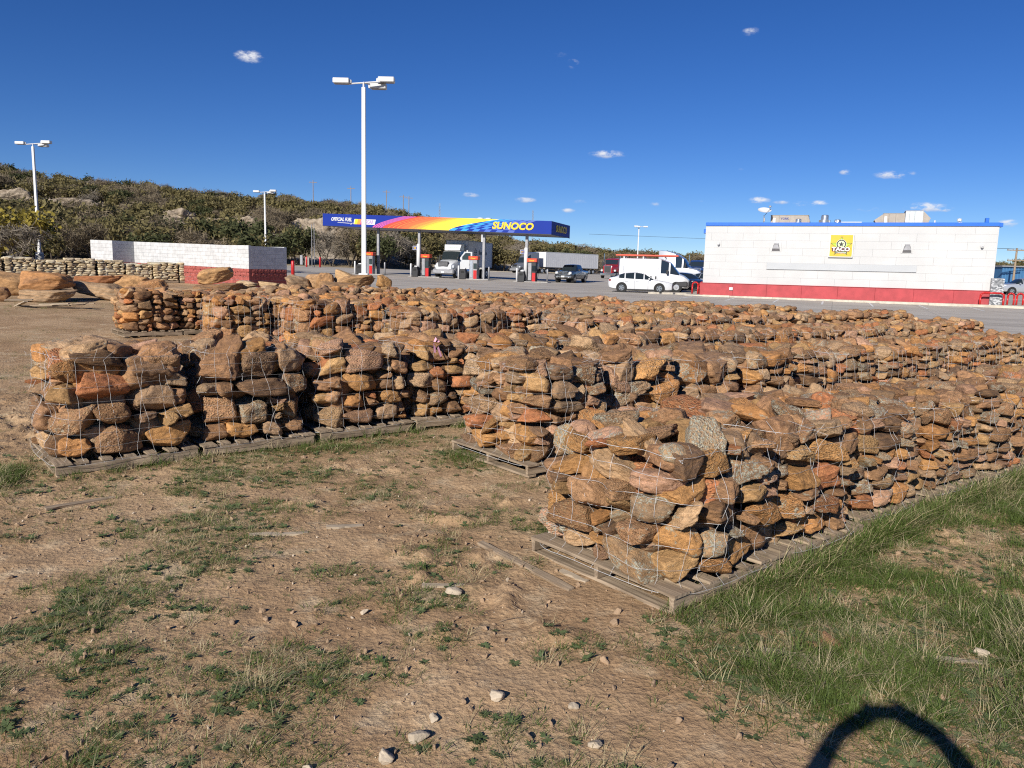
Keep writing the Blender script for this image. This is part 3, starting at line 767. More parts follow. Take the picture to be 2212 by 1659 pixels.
def block_wall():
    b = Vector((.887, -.462, 0)); s = Vector((.462, .887, 0)); R0 = Vector((-14.04, 41.0, 0))
    c2 = R0-b*9.1; c1 = c2-s*1.36; c0 = c1-b*1.84; r1 = R0+s*2.67
    root = thing('block_wall', (R0.x, R0.y, gzf(R0.x, R0.y)), 'low white painted block enclosure wall with rough red base', 'wall')
    bh = .1985; bw = .40
    mw = MB().box((0, 0, 0), (bw-.010, .19, bh-.010), 0, .006); mr = MB()
    bases = {}
    def blockmesh(key, w, mat, rough):
        k = (key, round(w, 2))
        if k not in bases:
            m = MB().box((0, 0, 0), (w-.005, .19, bh-.004), 0, .003)
            if rough:
                # split face: bulged and uneven front
                rg = np.random.default_rng(int(w*100)+rough); V = []; F = []; nx, nz = 5, 3
                for j in range(nz+1):
                    for i in range(nx+1):
                        e = (i in (0, nx)) or (j in (0, nz)); V.append((-w/2+.006+(w-.012)*i/nx, -.095-(0 if e else rg.uniform(.012, .034)), -bh/2+.006+(bh-.012)*j/nz))
                for j in range(nz):
                    for i in range(nx): q = j*(nx+1)+i; F.append((q, q+1, q+nx+2, q+nx+1))
                m.add(V, F)
            bases[k] = mesh_from('block', m.v, m.f, mat)
        return bases[k]
    z0s = {}
    hid = MB(); core = MB()
    def run(p, q, nrm):
        L = (q-p).length; d = (q-p).normalized(); ang = math.atan2(d.y, d.x); n = int(round(L/bw)); w = L/n
        for c in range(11):
            off = 0 if c % 2 == 0 else .5
            edges = [0.]+[k+off for k in range(0 if off else 1, n)]+[float(n)]
            edges = sorted(set(edges))
            for e0, e1 in zip(edges[:-1], edges[1:]):
                ww = (e1-e0)*w; t = (e0+e1)/2*w; P = p+d*t
                zb = gzf(p.x, p.y)+(gzf(q.x, q.y)-gzf(p.x, p.y))*t/L-.02
                zc = zb+(c+.5)*.2
                loc = Vector((P.x, P.y, zc))-Vector((root.location.x, root.location.y, root.location.z))
                if c < 3: hid.box(loc, (ww-.01, .19, bh-.01), ang)
                else:
                    me = blockmesh('w' if c > 4 else 'r', ww, M_BLOCKW if c > 4 else M_BLOCKR, 0 if c > 4 else 1+(int(e0*2) % 3))
                    child('block', me, root, loc, (0, math.atan2(gzf(p.x, p.y)-gzf(q.x, q.y), L), ang))
        P = (p+q)/2; core_l = Vector((P.x, P.y, (gzf(p.x, p.y)+gzf(q.x, q.y))/2+1.06))-root.location
        core.box(core_l, (L-.03, .15, 2.12), ang)
    run(c0, c1+b*.095, None); run(c1+s*.10, c2-s*.10, None); run(c2-b*.095, R0+b*.095, None); run(R0+s*.10, r1, None)
    # far side of the enclosure
    l1 = c0+s*4.0
    o = hid.build('lower_blocks', M_BLOCKR, root); o['kind'] = 'stuff'
    core.build('mortar_core', M_BLOCKW, root)
    bk = MB(); 
    for p, q in ((r1, r1+(l1-r1)*.0+(-b)*10.9), (c0, c0+s*4.0)):
        P = (p+q)/2; d = q-p; bk.box(Vector((P.x, P.y, gzf(P.x, P.y)+1.05))-root.location, (d.length, .19, 2.12), math.atan2(d.y, d.x))
    bk.build('back_wall', M_BLOCKW, root)
block_wall()
def lamp(x, y, h, label, z=None, heads=((-1.06, 0, .0, 1), (1.06, .25, .16, 1), (.62, .55, -.08, 1)), base_h=.9, rz=0.):
    z = lz(x, y)-.03 if z is None else z
    r = thing('light_pole', (x, y, z), label, 'light pole', 'parking lot light poles', rz)
    MB().lathe([(.0, -.2), (.34, -.2), (.34, base_h-.03), (.31, base_h), (0, base_h)], 24).build('concrete_base', M_CONC, r, True)
    autosmooth(r.children[0])
    MB().box((0, 0, base_h+.08), (.46, .46, .16), 0, .02).build('base_cover', M_WHITE, r)
    p = MB(); hw0, hw1 = .105, .085; zt = h-.25
    V = [(sx*hw0, sy*hw0, base_h+.16) for sx, sy in ((-1, -1), (1, -1), (1, 1), (-1, 1))]+[(sx*hw1, sy*hw1, zt) for sx, sy in ((-1, -1), (1, -1), (1, 1), (-1, 1))]
    p.add(V, [(0, 1, 5, 4), (1, 2, 6, 5), (2, 3, 7, 6), (3, 0, 4, 7), (4, 5, 6, 7)]); p.tube((0, 0, zt), (0, 0, h-.02), .045, .045, 10)
    p.build('pole', M_WHITE, r)
    MB().tube((-.72, 0, h-.10), (.78, .1, h+.06), .038, .038, 8).tube((.0, 0, h-.02), (.32, .5, h-.02), .035, .035, 8).build('cross_arm', M_WHITE, r)
    for (hx, hy, hz, s) in heads:
        hd = MB().box((hx, hy, h+hz+.02), (.78, .42, .24), 0, .03); hd.box((hx-math.copysign(.42, hx), hy, h+hz+.0), (.14, .14, .16), 0, .02)
        o = hd.build('lamp_head', M_WHITE, r)
        MB().box((hx, hy, h+hz-.105), (.66, .34, .012)).build('lens', M_GREYM, o)
    return r
lamp(-7.5, 38.6, 10.15, 'tall white light pole on a round concrete base behind the stones')
lamp(-42.2, 69, 10.4, 'white light pole rising from the yellow shrub by the hill', gzf(-42.2, 69))
lamp(-33, 103, 9.7, 'white light pole behind the white block wall')
lamp(23.5, 150, 9.4, 'distant white light pole beyond the white van', heads=((-.5, .2, .05, 1), (1.3, 0, 0, 1), (-.2, -.4, -.05, 1)))
lamp(-5.1, 118, 7.9, 'white light pole half hidden behind the fuel canopy', heads=((-.9, 0, 0, 1), (.9, .2, .05, 1)))
# ------------------------------------------------------------------ fuel canopy
CL = Vector((-20.73, 84.0, 0)); CR = Vector((3.44, 76.0, 0)); CB = Vector((.314, .949, 0))
ZT0, ZT1, ZB0, ZB1 = 7.55, 6.86, 6.27, 5.58
def canopy():
    r = thing('fuel_canopy', (CL.x, CL.y, lz(CL.x, CL.y)), 'blue fuel station canopy with rainbow stripes and yellow lettering', 'canopy')
    org = r.location.copy(); nrm = Vector((-CB.x, -CB.y, 0))
    LEN = (CR-CL).length
    def P(s, v, off=0., dep=0.):
        p = CL+(CR-CL)*s+CB*dep+nrm*off; return Vector((p.x, p.y, (ZB0+(ZB1-ZB0)*s)*(1-v)+(ZT0+(ZT1-ZT0)*s)*v))-org
    D = 7.2
    mb = MB(); V = []
    for s in (0, 1):
        for dep in (0, D):
            for v in (0, 1): V.append(P(s, v, 0, dep))
    # 0:s0d0v0 1:s0d0v1 2:s0dDv0 3:s0dDv1 4..7 s1
    mb.add(V, [(0, 4, 5, 1), (4, 6, 7, 5), (6, 2, 3, 7), (2, 0, 1, 3)]); mb.build('fascia', M_BLUEF, r)
    dk = MB()
    W = [P(s, .03, -.05, 0) if d == 0 else P(s, .03, 0, D-.05) for s in (0.002, .998) for d in (0, 1)]
    dk.add(W, [(0, 1, 3, 2)]); W = [P(s, .9, -.05, 0) if d == 0 else P(s, .9, 0, D-.05) for s in (0.002, .998) for d in (0, 1)]; dk.add(W, [(0, 2, 3, 1)])
    dk.build('soffit', M_GREYM, r)
    lip = MB(); lip.add([P(0, -.035, .03), P(1, -.035, .03), P(1, .012, .03), P(0, .012, .03)], [(0, 1, 2, 3)]); lip.add([P(0, -.035, .03), P(1, -.035, .03), P(1, -.035, -.3), P(0, -.035, -.3)], [(3, 2, 1, 0)])
    lip.add([P(1.0012, -.035, 0, -.03), P(1.0012, -.035, 0, D), P(1.0012, .012, 0, D), P(1.0012, .012, 0, -.03)], [(0, 1, 2, 3)])
    lip.build('lower_lip', M_DARK, r)
    z2s = lambda zx: (zx-132)/(1790-132.)
    def band(b0, t0, b1, t1, mat, name='stripe', off=.006, pw=1.55):
        n = 14; V = []; F = []
        for k in range(n+1):
            v = k/n; a = z2s(b0)+(z2s(t0)-z2s(b0))*v**pw; c = z2s(b1)+(z2s(t1)-z2s(b1))*v**pw
            V += [P(a, v, off), P(c, v, off)]
        for k in range(n): F.append((2*k, 2*k+1, 2*k+3, 2*k+2))
        MB().add(V, F).build(name, mat, r)
    def cm(i, c): return simple(f'stripe_{i}', c, .45, 0, .03, 2)
    pk = cm('pink', (.62, .10, .34)); pu = cm('plum', (.17, .01, .16))
    for i in range(4):
        band(520+i*19, 765+i*24, 533+i*19, 780+i*24, pk); 
    band(596, 860, 700, 960, cm('red', (.82, .055, .018)))
    band(700, 960, 735, 1000, cm('red2', (.83, .09, .022)))
    band(735, 1000, 790, 1060, cm('orange1', (.84, .13, .026)))
    band(790, 1060, 850, 1120, cm('orange2', (.85, .21, .03)))
    band(850, 1120, 885, 1160, cm('amber1', (.86, .36, .03)))
    band(885, 1160, 920, 1200, cm('amber2', (.87, .50, .025)))
    band(920, 1200, 1085, 1440, cm('yellow', (.88, .68, .035)))
    ln = cm('thin_orange', (.86, .42, .06))
    for i in range(3): band(640+i*34, 905+i*30, 643+i*34, 909+i*30, ln, 'pinstripe', .010); band(815+i*26, 1085+i*26, 818+i*26, 1089+i*26, ln, 'pinstripe', .010)
    # chequers
    cols = [cm('cheq_a', (.01, .30, .80)), cm('cheq_b', (.02, .20, .66)), cm('cheq_c', (.045, .12, .48)), cm('cheq_d', (.06, .11, .42))]
    mbs = [MB() for _ in cols]; rows = 5
    for c in range(11):
        for k in range(rows):
            if (c+k) % 2: continue
            x0 = 1085+c*41; x1 = x0+41; V = []
            for v in (k/rows, (k+1)/rows):
                sh = (1440-1085)*v**1.55*(1-.055*c)
                V.append([P(z2s(min(x0+sh, 1780)), v, .008), P(z2s(min(x1+sh*(1-.02), 1782)), v, .008)])
            mbs[min(3, c//3)].quad(V[0][0], V[0][1], V[1][1], V[1][0])
    for m, q in zip(mbs, cols): m.build('chequer', q, r)
    ax = (CR-CL).normalized(); slope = math.atan2(ZT1-ZT0, LEN); rz = math.atan2(ax.y, ax.x)
    def FM(s, v, off): return Matrix.Translation(P(s, v, off)) @ Euler((0, 0, rz)).to_matrix().to_4x4() @ Matrix.Rotation(-slope, 4, 'Y') @ Matrix.Rotation(math.pi/2, 4, 'X')
    text('lettering', 'SUNOCO', .92, M_YEL, r, FM(z2s(1530), .50, .03), .02, .035, .18, sx=1.08)
    text('lettering', 'OFFICIAL FUEL', .50, M_WHITE, r, FM(z2s(280), .56, .02), .006, .018, .25, sx=.76)
    MB().add([P(z2s(250), .30, .012), P(z2s(345), .255, .012), P(z2s(345), .30, .012), P(z2s(250), .325, .012)], [(0, 1, 2, 3)]).build('underline', M_WHITE, r)
    text('lettering', 'OF', .22, M_WHITE, r, FM(z2s(357), .24, .02), .006, .006, .25)
    MB().add([P(z2s(374), .22, .012), P(z2s(538), .22, .012), P(z2s(547), .64, .012), P(z2s(383), .64, .012)], [(0, 1, 2, 3)]).build('logo_panel', M_WHITE, r)
    for x0, x1, c in ((380, 402, (.86, .62, .02)), (402, 424, (.85, .30, .03)), (424, 446, (.75, .05, .10))):
        MB().add([P(z2s(x0), .22, .018), P(z2s(x1), .22, .018), P(z2s(x1+9), .64, .018), P(z2s(x0+9), .64, .018)], [(0, 1, 2, 3)]).build('logo_bar', cm('bar%d' % x0, c), r)
    lc = simple('logo_ink', (.32, .32, .62), .5, 0, .05, 4)
    text('lettering', 'NASCAR', .52, cm('logo_text', (.42, .30, .55)), r, FM(z2s(478), .43, .026), .004, .016, .25, sx=.74)
    # end face lettering
    text('lettering', 'SUNOCO', .95, simple('end_letter', (.62, .45, .03), .5), r, Matrix.Translation(P(1, .5, 0, 3.6)+ax*.03) @ Euler((math.pi/2, 0, math.atan2(CB.y, CB.x))).to_matrix().to_4x4(), .02, .02, .18, sx=1.0)
    # columns
    for i, (cx, cy) in enumerate(((-14.62, 83.2), (-10.0, 81.2), (-3.2, 79.3), (1.12, 77.9))):
        z = lz(cx, cy); t = (Vector((cx, cy, 0))-CL).dot(ax)/LEN; zt = ZB0+(ZB1-ZB0)*t+.1
        c = MB().box((cx-org.x, cy-org.y, (z+zt)/2-org.z), (.26, .26, zt-z), rz, .01).build('column', M_GREYM, r)
        if i in (1, 3): MB().lathe([(.0, 0), (.20, 0), (.20, 3.3), (.15, 3.38), (0, 3.4)], 20, (cx-org.x-.05, cy-org.y-.28, z-org.z)).build('column_cover', M_WHITE, r, True)
        if i in (1, 3):
            sg = MB().box((cx-org.x-.42, cy-org.y-.35, z-org.z+2.95), (.46, .05, .42), 0, .01).build('number_sign', M_WHITE, r)
            MB().box((cx-org.x-.42, cy-org.y-.382, z-org.z+2.95), (.38, .012, .32), 0).build('number_panel', M_BLUEF, sg)
            text('number', '05' if i == 1 else '01', .26, M_YEL, sg, Matrix.Translation((cx-org.x-.42, cy-org.y-.395, z-org.z+2.95)) @ Matrix.Rotation(math.pi/2, 4, 'X'), .003, .008)
    # vents on the roof deck
    for s in (.665, .70):
        p = P(s, 1, 0, 3.0); MB().lathe([(.22, -.3), (.22, .12), (.34, .12), (.30, .26), (0, .3)], 14, tuple(p)).build('roof_vent', M_WHITE, r, True)
canopy()
def islands():
    spots = [(-15.35, 82.4, 'behind the tall light pole'), (-9.2, 80.6, 'left of the box truck'), (-4.15, 78.9, 'in front of the box truck'), (1.75, 77.4, 'beside the grey semi truck')]
    spots = [(-15.35, 82.4, 'partly behind the tall light pole'), (-9.2, 80.6, 'just before the box truck cab'), (-4.15, 78.9, 'against the box truck side'), (1.75, 77.4, 'nearest the pickup truck')]
    for i, (x, y, where) in enumerate(spots):
        z = lz(x, y); rz = rad(-20)
        r = thing('fuel_dispenser', (x, y, z), f'grey and red fuel dispenser under the canopy, {where}', 'fuel pump', 'fuel dispensers', rz)
        MB().box((0, 0, 1.0), (.86, .55, 1.95), 0, .03).build('cabinet', M_DARK if i in (1, 3) else M_GREYM, r)
        MB().box((0, 0, 2.16), (1.02, .66, .36), 0, .03).build('header', M_ORANGE, r)
        MB().box((-.2, -.29, 1.05), (.34, .03, 1.7), 0, .01).build('front_panel', M_STEEL if i % 2 == 0 else M_GREYM, r)
        MB().box((.22, -.295, 1.35), (.36, .03, .55), 0, .01).build('screen', M_GLASS, r)
        MB().box((.22, -.295, .5), (.36, .03, .85), 0, .01).build('red_panel', M_REDP, r)
        h = MB().path([(.45, -.1, 1.5), (.62, -.12, 1.2), (.66, -.14, .7), (.58, -.12, .35), (.48, -.1, .6), (.46, -.1, 1.0)], .022, 6).build('hose', M_BLACK, r)
        MB().box((.47, -.14, 1.05), (.08, .2, .16), 0, .02).build('nozzle', M_DARK, h)
        text('lettering', 'Diesel', .2, M_YEL, r, Matrix.Translation((0, -.335, 2.12)) @ Matrix.Rotation(math.pi/2, 4, 'X'), .003, .004)
        isl = MB().box((x, y, z+.02), (3.6, 1.3, .10), rz, .03).build('pump_island', M_CONC); isl['kind'] = 'structure'
        bx = x-1.05; by = y-.15
        t = thing('litter_bin', (bx, by, z+.07), f'black litter bin with paper towels beside the pump, {where}', 'bin', 'black litter bins', rz)
        MB().prism([(-.3, 0), (.3, 0), (.34, .55), (.24, .95), (-.24, .95), (-.34, .55)], -.27, .27).build('body', M_DARK, t)
        MB().box((0, -.275, .68), (.34, .02, .2), 0).build('opening', M_BLACK, t)
        MB().box((.05, 0, 1.02), (.36, .3, .12), 0, .03).build('towel_box', M_WHITE, t)
        for (dx, dy, m, hh) in ((-1.55, -.35, M_WHITE, 1.35), (1.5, .25, M_GREYM, 1.35)):
            px, py = x+dx, y+dy; zz = lz(px, py)
            o = MB().lathe([(0, -.1), (.085, -.1), (.085, hh-.06), (.05, hh), (0, hh)], 14).build('bollard', m, None, True); o.location = (px, py, zz)
            tag(o, f'{"white" if m is M_WHITE else "dark grey"} steel bollard guarding the pump {where}', 'bollard', 'pump bollards')
islands()
def left_service():
    for (x, y, h, lb) in ((-17.3, 60.5, 1.3, 'red steel bollard beside the white wall end'), (-30.3, 113, 1.5, 'red steel bollard nearest the air hose post'), (-28.6, 114, 1.5, 'red steel bollard near the far lot kerb')):
        o = MB().lathe([(0, -.2), (.13, -.2), (.13, h-.07), (.08, h), (0, h)], 16).build('bollard', M_REDP, None, True); o.location = (x, y, lz(x, y)); tag(o, lb, 'bollard', 'red bollards')
    r = thing('air_service_post', (-29.9, 114.5, lz(-29.9, 114.5)), 'thin grey post with service cabinets at the far lot edge', 'post')
    MB().tube((0, 0, 0), (0, 0, 6.2), .06, .05, 8).tube((.35, 0, 0), (.35, 0, 6.4), .05, .05, 8).build('post', M_GREYM, r)
    MB().box((-.7, 0, .8), (.6, .4, 1.2), 0, .03).build('cabinet', M_BEIGEM, r); MB().box((-1.6, .2, 1.0), (.4, .3, 1.4), 0, .03).build('meter_box', M_GREYM, r)
left_service()
BL = Vector((13.14, 54.0, 0)); BE = Vector((.924857, -.380315, 0)); BN = Vector((-.380315, -.924857, 0)); BW = 17.28
BRZ = math.atan2(BE.y, BE.x)
def restaurant():
    z0 = .60
    r = thing('restaurant', (BL.x, BL.y, z0), 'white panelled restaurant building with red base and blue roof trim', 'building', None, BRZ)
    # local: x along the wall, -y toward the lot, z up; 0 = lot level
    DP = 13.0; zb, zt = .90, 4.80
    core = MB().box((BW/2, DP/2+.04, (zb+zt)/2), (BW-.04, DP-.06, zt-zb)); core.build('wall_core', M_WALLW, r)
    # wall panels in running bond
    nc = 8; ph = (zt-zb)/nc; pm = {}
    for c in range(nc):
        off = [0, 1.05, .35, 1.4][c % 4]; edges = [0.]+[e for e in np.arange(off if off > .1 else 2.1, BW, 2.1) if .3 < e < BW-.3]+[BW]
        for e0, e1 in zip(edges[:-1], edges[1:]):
            w = round(e1-e0, 2)
            if w not in pm:
                m = MB().box((0, 0, 0), (w-.005, .08, ph-.004), 0, .0015); pm[w] = mesh_from('wall_panel', m.v, m.f, M_WALLW)
            child('wall_panel', pm[w], r, ((e0+e1)/2, R.uniform(.03, .0315), zb+(c+.5)*ph))
    side = MB()
    for x in (-.03, BW+.03): side.box((x, DP/2, (zb+zt)/2), (.06, DP-.02, zt-zb-.01), 0)
    side.build('side_wall', M_WALLW, r)
    # red base in panels
    n = 8
    for i in range(n):
        w = (BW+.42)/n; MB().box((-.21+w*(i+.5), DP/2-.02, zb/2-.05), (w-.008, DP+.30, zb+.1), 0, .006).build('base_panel', M_RED, r)
    MB().box((BW/2, -.16+.09, zb+.012), (BW+.44, .30, .024), 0).build('base_cap', M_RED, r)
    # parapet trim
    tr = MB().box((BW/2, -.02, zt+.10), (BW+.10, .14, .22), 0, .01); tr.box((BW/2, DP, zt+.10), (BW+.10, .14, .22), 0, .01)
    tr.box((-.02, DP/2, zt+.10), (.14, DP-.16, .218), 0, .01); tr.box((BW+.02, DP/2, zt+.10), (.14, DP-.16, .218), 0, .01); tr.build('parapet_trim', M_BLUET, r)
    MB().box((BW/2, DP/2, zt+.02), (BW-.1, DP-.2, .06)).build('roof', M_GREYM, r)
    MB().box((BW+.12, .9, zt+.10), (.34, 1.2, .24), 0, .01).box((BW-.55, .6, zt+.35), (.2, .3, .34), 0, .02).box((-.16, 1.2, zt-.35), (.2, 1.6, .3), 0, .01).build('corner_trim', M_BLUET, r)
    # blank sign rail
    MB().box((8.6, -.035, 2.14), (9.0, .09, .42), 0, .008).build('blank_sign_panel', simple('pale_panel', (.44, .455, .465), .6, 0, .05, 1), r)
    # wall lights
    for x in (4.62, 12.46):
        l = MB().box((x, -.05, 3.62), (.28, .14, .10), 0, .01); l.add([(x-.17, -.05, 3.56), (x+.17, -.05, 3.56), (x+.26, -.05, 3.14), (x-.26, -.05, 3.14), (x-.10, -.26, 3.56), (x+.10, -.26, 3.56), (x+.22, -.26, 3.30), (x-.22, -.26, 3.30)], [(0, 1, 5, 4), (4, 5, 6, 7), (0, 4, 7, 3), (1, 2, 6, 5), (3, 7, 6, 2)])
        l.build('wall_light', M_GREYM, r)
        MB().box((x, -.02, 3.40), (.66, .035, .62), 0, .005).build('light_plate', M_WALLW, r)
    for x in (.82, 16.5):
        cmr = MB().tube((x, -.01, 3.62), (x, -.10, 3.62), .035, .035, 8).lathe([(.0, -.14), (.06, -.12), (.085, -.06), (.085, .03), (0, .04)], 14, (x+.04, -.14, 3.60)).build('security_camera', M_WHITE, r, True)
        MB().lathe([(0, -.07), (.045, -.055), (.06, -.01), (0, 0)], 10, (x+.04, -.175, 3.58)).build('lens', M_GLASS, cmr, True)
    MB().box((1.9, -.20, .55), (.24, .09, .20), 0, .015).build('socket_box', M_WHITE, r)
    sign(r)
    # dock kerb and wheel stops
    kb = MB().box((BW/2, -.62, -.02), (BW+2.2, .92, .20), 0, .03); o = kb.build('footpath', M_KERB); o.location = r.location; o.rotation_euler = r.rotation_euler; o['kind'] = 'structure'
    fp = MB().box((BW+1.8, 1.9, -.03), (3.6, 6.0, .19), 0, .03); o = fp.build('footpath', M_KERB); o.location = r.location; o.rotation_euler = r.rotation_euler; o['kind'] = 'structure'
    for i in range(6):
        ws = MB().prism([(-.08, 0), (.08, 0), (.05, .12), (-.05, .12)], -.88, .88); ws.xf(Matrix.Rotation(math.pi/2, 4, 'Z'))
        o = ws.build('wheel_stop', M_KERB); p = BL+BE*(1.1+2.72*i)+BN*1.45; o.location = (p.x, p.y, lz(p.x, p.y)); o.rotation_euler = (0, 0, BRZ)
        tag(o, f'cream concrete wheel stop along the restaurant wall, {ORD[i]} from the white cars', 'wheel stop', 'wheel stops')
    # stall lines
    for i, s in enumerate((-.3, 2.45, 5.15, 7.83, 10.52, 13.25, 15.95, 18.7)):
        ln = MB(); nseg = 6
        for k in range(nseg):
            a, b2 = 1.9+5.2*k/nseg, 1.9+5.2*(k+1)/nseg; V = []
            for d in (a, b2):
                for q in (-.055, .055): p = BL+BE*(s+q)+BN*d; V.append((p.x, p.y, lz(p.x, p.y)+.006))
            ln.quad(V[0], V[2], V[3], V[1])
        o = ln.build('stall_line', M_LINE); o['kind'] = 'structure'
    rooftop()
    # hoops and cabinet at the right end
    def hoop(s, d, w, h, lb, rr=.057):
        p = BL+BE*s+BN*d; z = lz(p.x, p.y)+.06
        pts = [(-w/2, 0, 0), (-w/2, 0, h-.16), (-w/2+.05, 0, h-.05), (-w/2+.16, 0, h), (w/2-.16, 0, h), (w/2-.05, 0, h-.05), (w/2, 0, h-.16), (w/2, 0, 0)]
        o = MB().path(pts, rr, 10).build('hoop_barrier', M_REDP, None, True); o.location = (p.x, p.y, z); o.rotation_euler = (0, 0, BRZ); tag(o, lb, 'barrier', 'red hoop barriers')
    hoop(17.25, .75, 1.22, .80, 'wide red hoop barrier at the building corner', .06)
    hoop(18.65, -1.6, .34, .78, 'narrow red hoop barrier between the wide hoop and the silver car')
    hoop(19.2, -1.9, .34, .78, 'narrow red hoop barrier closest to the silver car')
    hoop(-.75, -1.2, .40, .82, 'red hoop barrier in front of the parked dark cars')
    hoop(-.35, -1.5, .26, .82, 'slim red hoop barrier touching the building base corner')
    p = BL+BE*17.52+BN*.12; c = thing('metal_cabinet', (p.x, p.y, .62), 'grey cabinet clad in small tiles at the building corner', 'cabinet', None, BRZ)
    MB().box((0, 0, .83), (.66, .55, 1.66), 0, .01).build('cabinet_body', M_GREYM, c)
    tl = [simple('tile_pale', (.50, .51, .52), .5), simple('tile_grey', (.26, .27, .28), .5), simple('tile_dark', (.13, .14, .15), .4)]
    mbs = [MB(), MB(), MB()]; rg = random.Random(3)
    for j in range(24):
        for i in range(6):
            mbs[rg.choice((0, 0, 1, 1, 2))].box((-.27+i*.108+(.03 if j % 2 else -.02), -.281, .07+j*.066), (.10, .014, .058), 0)
    for m, q in zip(mbs, tl): o = m.build('cladding_tiles', q, c); o['kind'] = 'stuff'
    # ribbed wheel stops beside the van
    for i in range(3):
        p = BL+BE*(-3.3+i*.9)+BN*(.7-i*.28); ws = MB().prism([(-.09, 0), (.09, 0), (.06, .13), (-.06, .13)], -.4, .4); ws.xf(Matrix.Rotation(math.pi/2+rad(40), 4, 'Z'))
        o = ws.build('wheel_stop', M_KERB); o.location = (p.x, p.y, lz(p.x, p.y)); o.rotation_euler = (0, 0, BRZ)
        tag(o, f'short cream wheel stop in front of the white sedan, {ORD[i]} in its line', 'wheel stop', 'wheel stops')
def sign(r):
    cx, cz, w = 8.62, 3.53, 1.46
    b = MB().box((cx, -.07, cz), (w, .16, w+.04), 0, .01).build('sign_frame', M_WHITE, r)
    MB().box((cx, -.155, cz), (w-.13, .014, w-.09), 0).build('sign_face', M_SIGNO, b)
    def star(ro, ri, n=5, rot=0., sx=1.):
        return [((ro if k % 2 == 0 else ri)*math.sin(rot+k*math.pi/n)*sx, (ro if k % 2 == 0 else ri)*math.cos(rot+k*math.pi/n)) for k in range(2*n)]
    def flat(poly, z, mat, name, dx=0, dz=0):
        V = [(cx+x+dx, z, cz+y+dz) for x, y in poly]+[(cx+dx+sum(p[0] for p in poly)/len(poly), z, cz+dz+sum(p[1] for p in poly)/len(poly))]; n = len(poly)
        MB().add(V, [(i, (i+1) % n, n) for i in range(n)][::-1]).build(name, mat, b)
    circ = lambda q: [(q*math.sin(t*math.pi/14), q*math.cos(t*math.pi/14)) for t in range(28)]
    flat(star(.68, .275, sx=1.02), -.166, M_INK, 'star_outline', 0, -.05); flat(star(.61, .243, sx=1.02), -.170, M_LIME2, 'star', 0, -.05)
    flat(circ(.305), -.174, M_WHITE, 'badge_rim', 0, .10); flat(circ(.285), -.178, M_INK, 'badge_ring', 0, .10); flat(circ(.215), -.182, simple('badge_pale', (.66, .80, .42), .5), 'badge', 0, .10); flat(star(.195, .078), -.186, M_INK, 'badge_star', 0, .09)
    # lettering panel
    MB().prism([(cx-.52, cz-.36), (cx+.50, cz-.36), (cx+.56, cz-.14), (cx+.2, cz-.08), (cx-.2, cz-.08), (cx-.58, cz-.14)], -.194, -.190).build('letter_backing', simple('dark_maroon', (.10, .02, .02), .5), b)
    text('lettering', 'TACO', .34, M_WHITE, b, Matrix.Translation((cx, -.200, cz-.23)) @ Matrix.Rotation(math.pi/2, 4, 'X'), .003, .016, 0, sx=1.12)
    MB().prism([(cx-.36, cz-.48), (cx+.36, cz-.48), (cx+.38, cz-.385), (cx-.38, cz-.385)], -.194, -.190).build('letter_backing', M_INK, b)
    text('lettering', 'Company', .16, simple('script_pale', (.72, .74, .62), .5), b, Matrix.Translation((cx, -.200, cz-.43)) @ Matrix.Rotation(math.pi/2, 4, 'X'), .003, .003, .3)
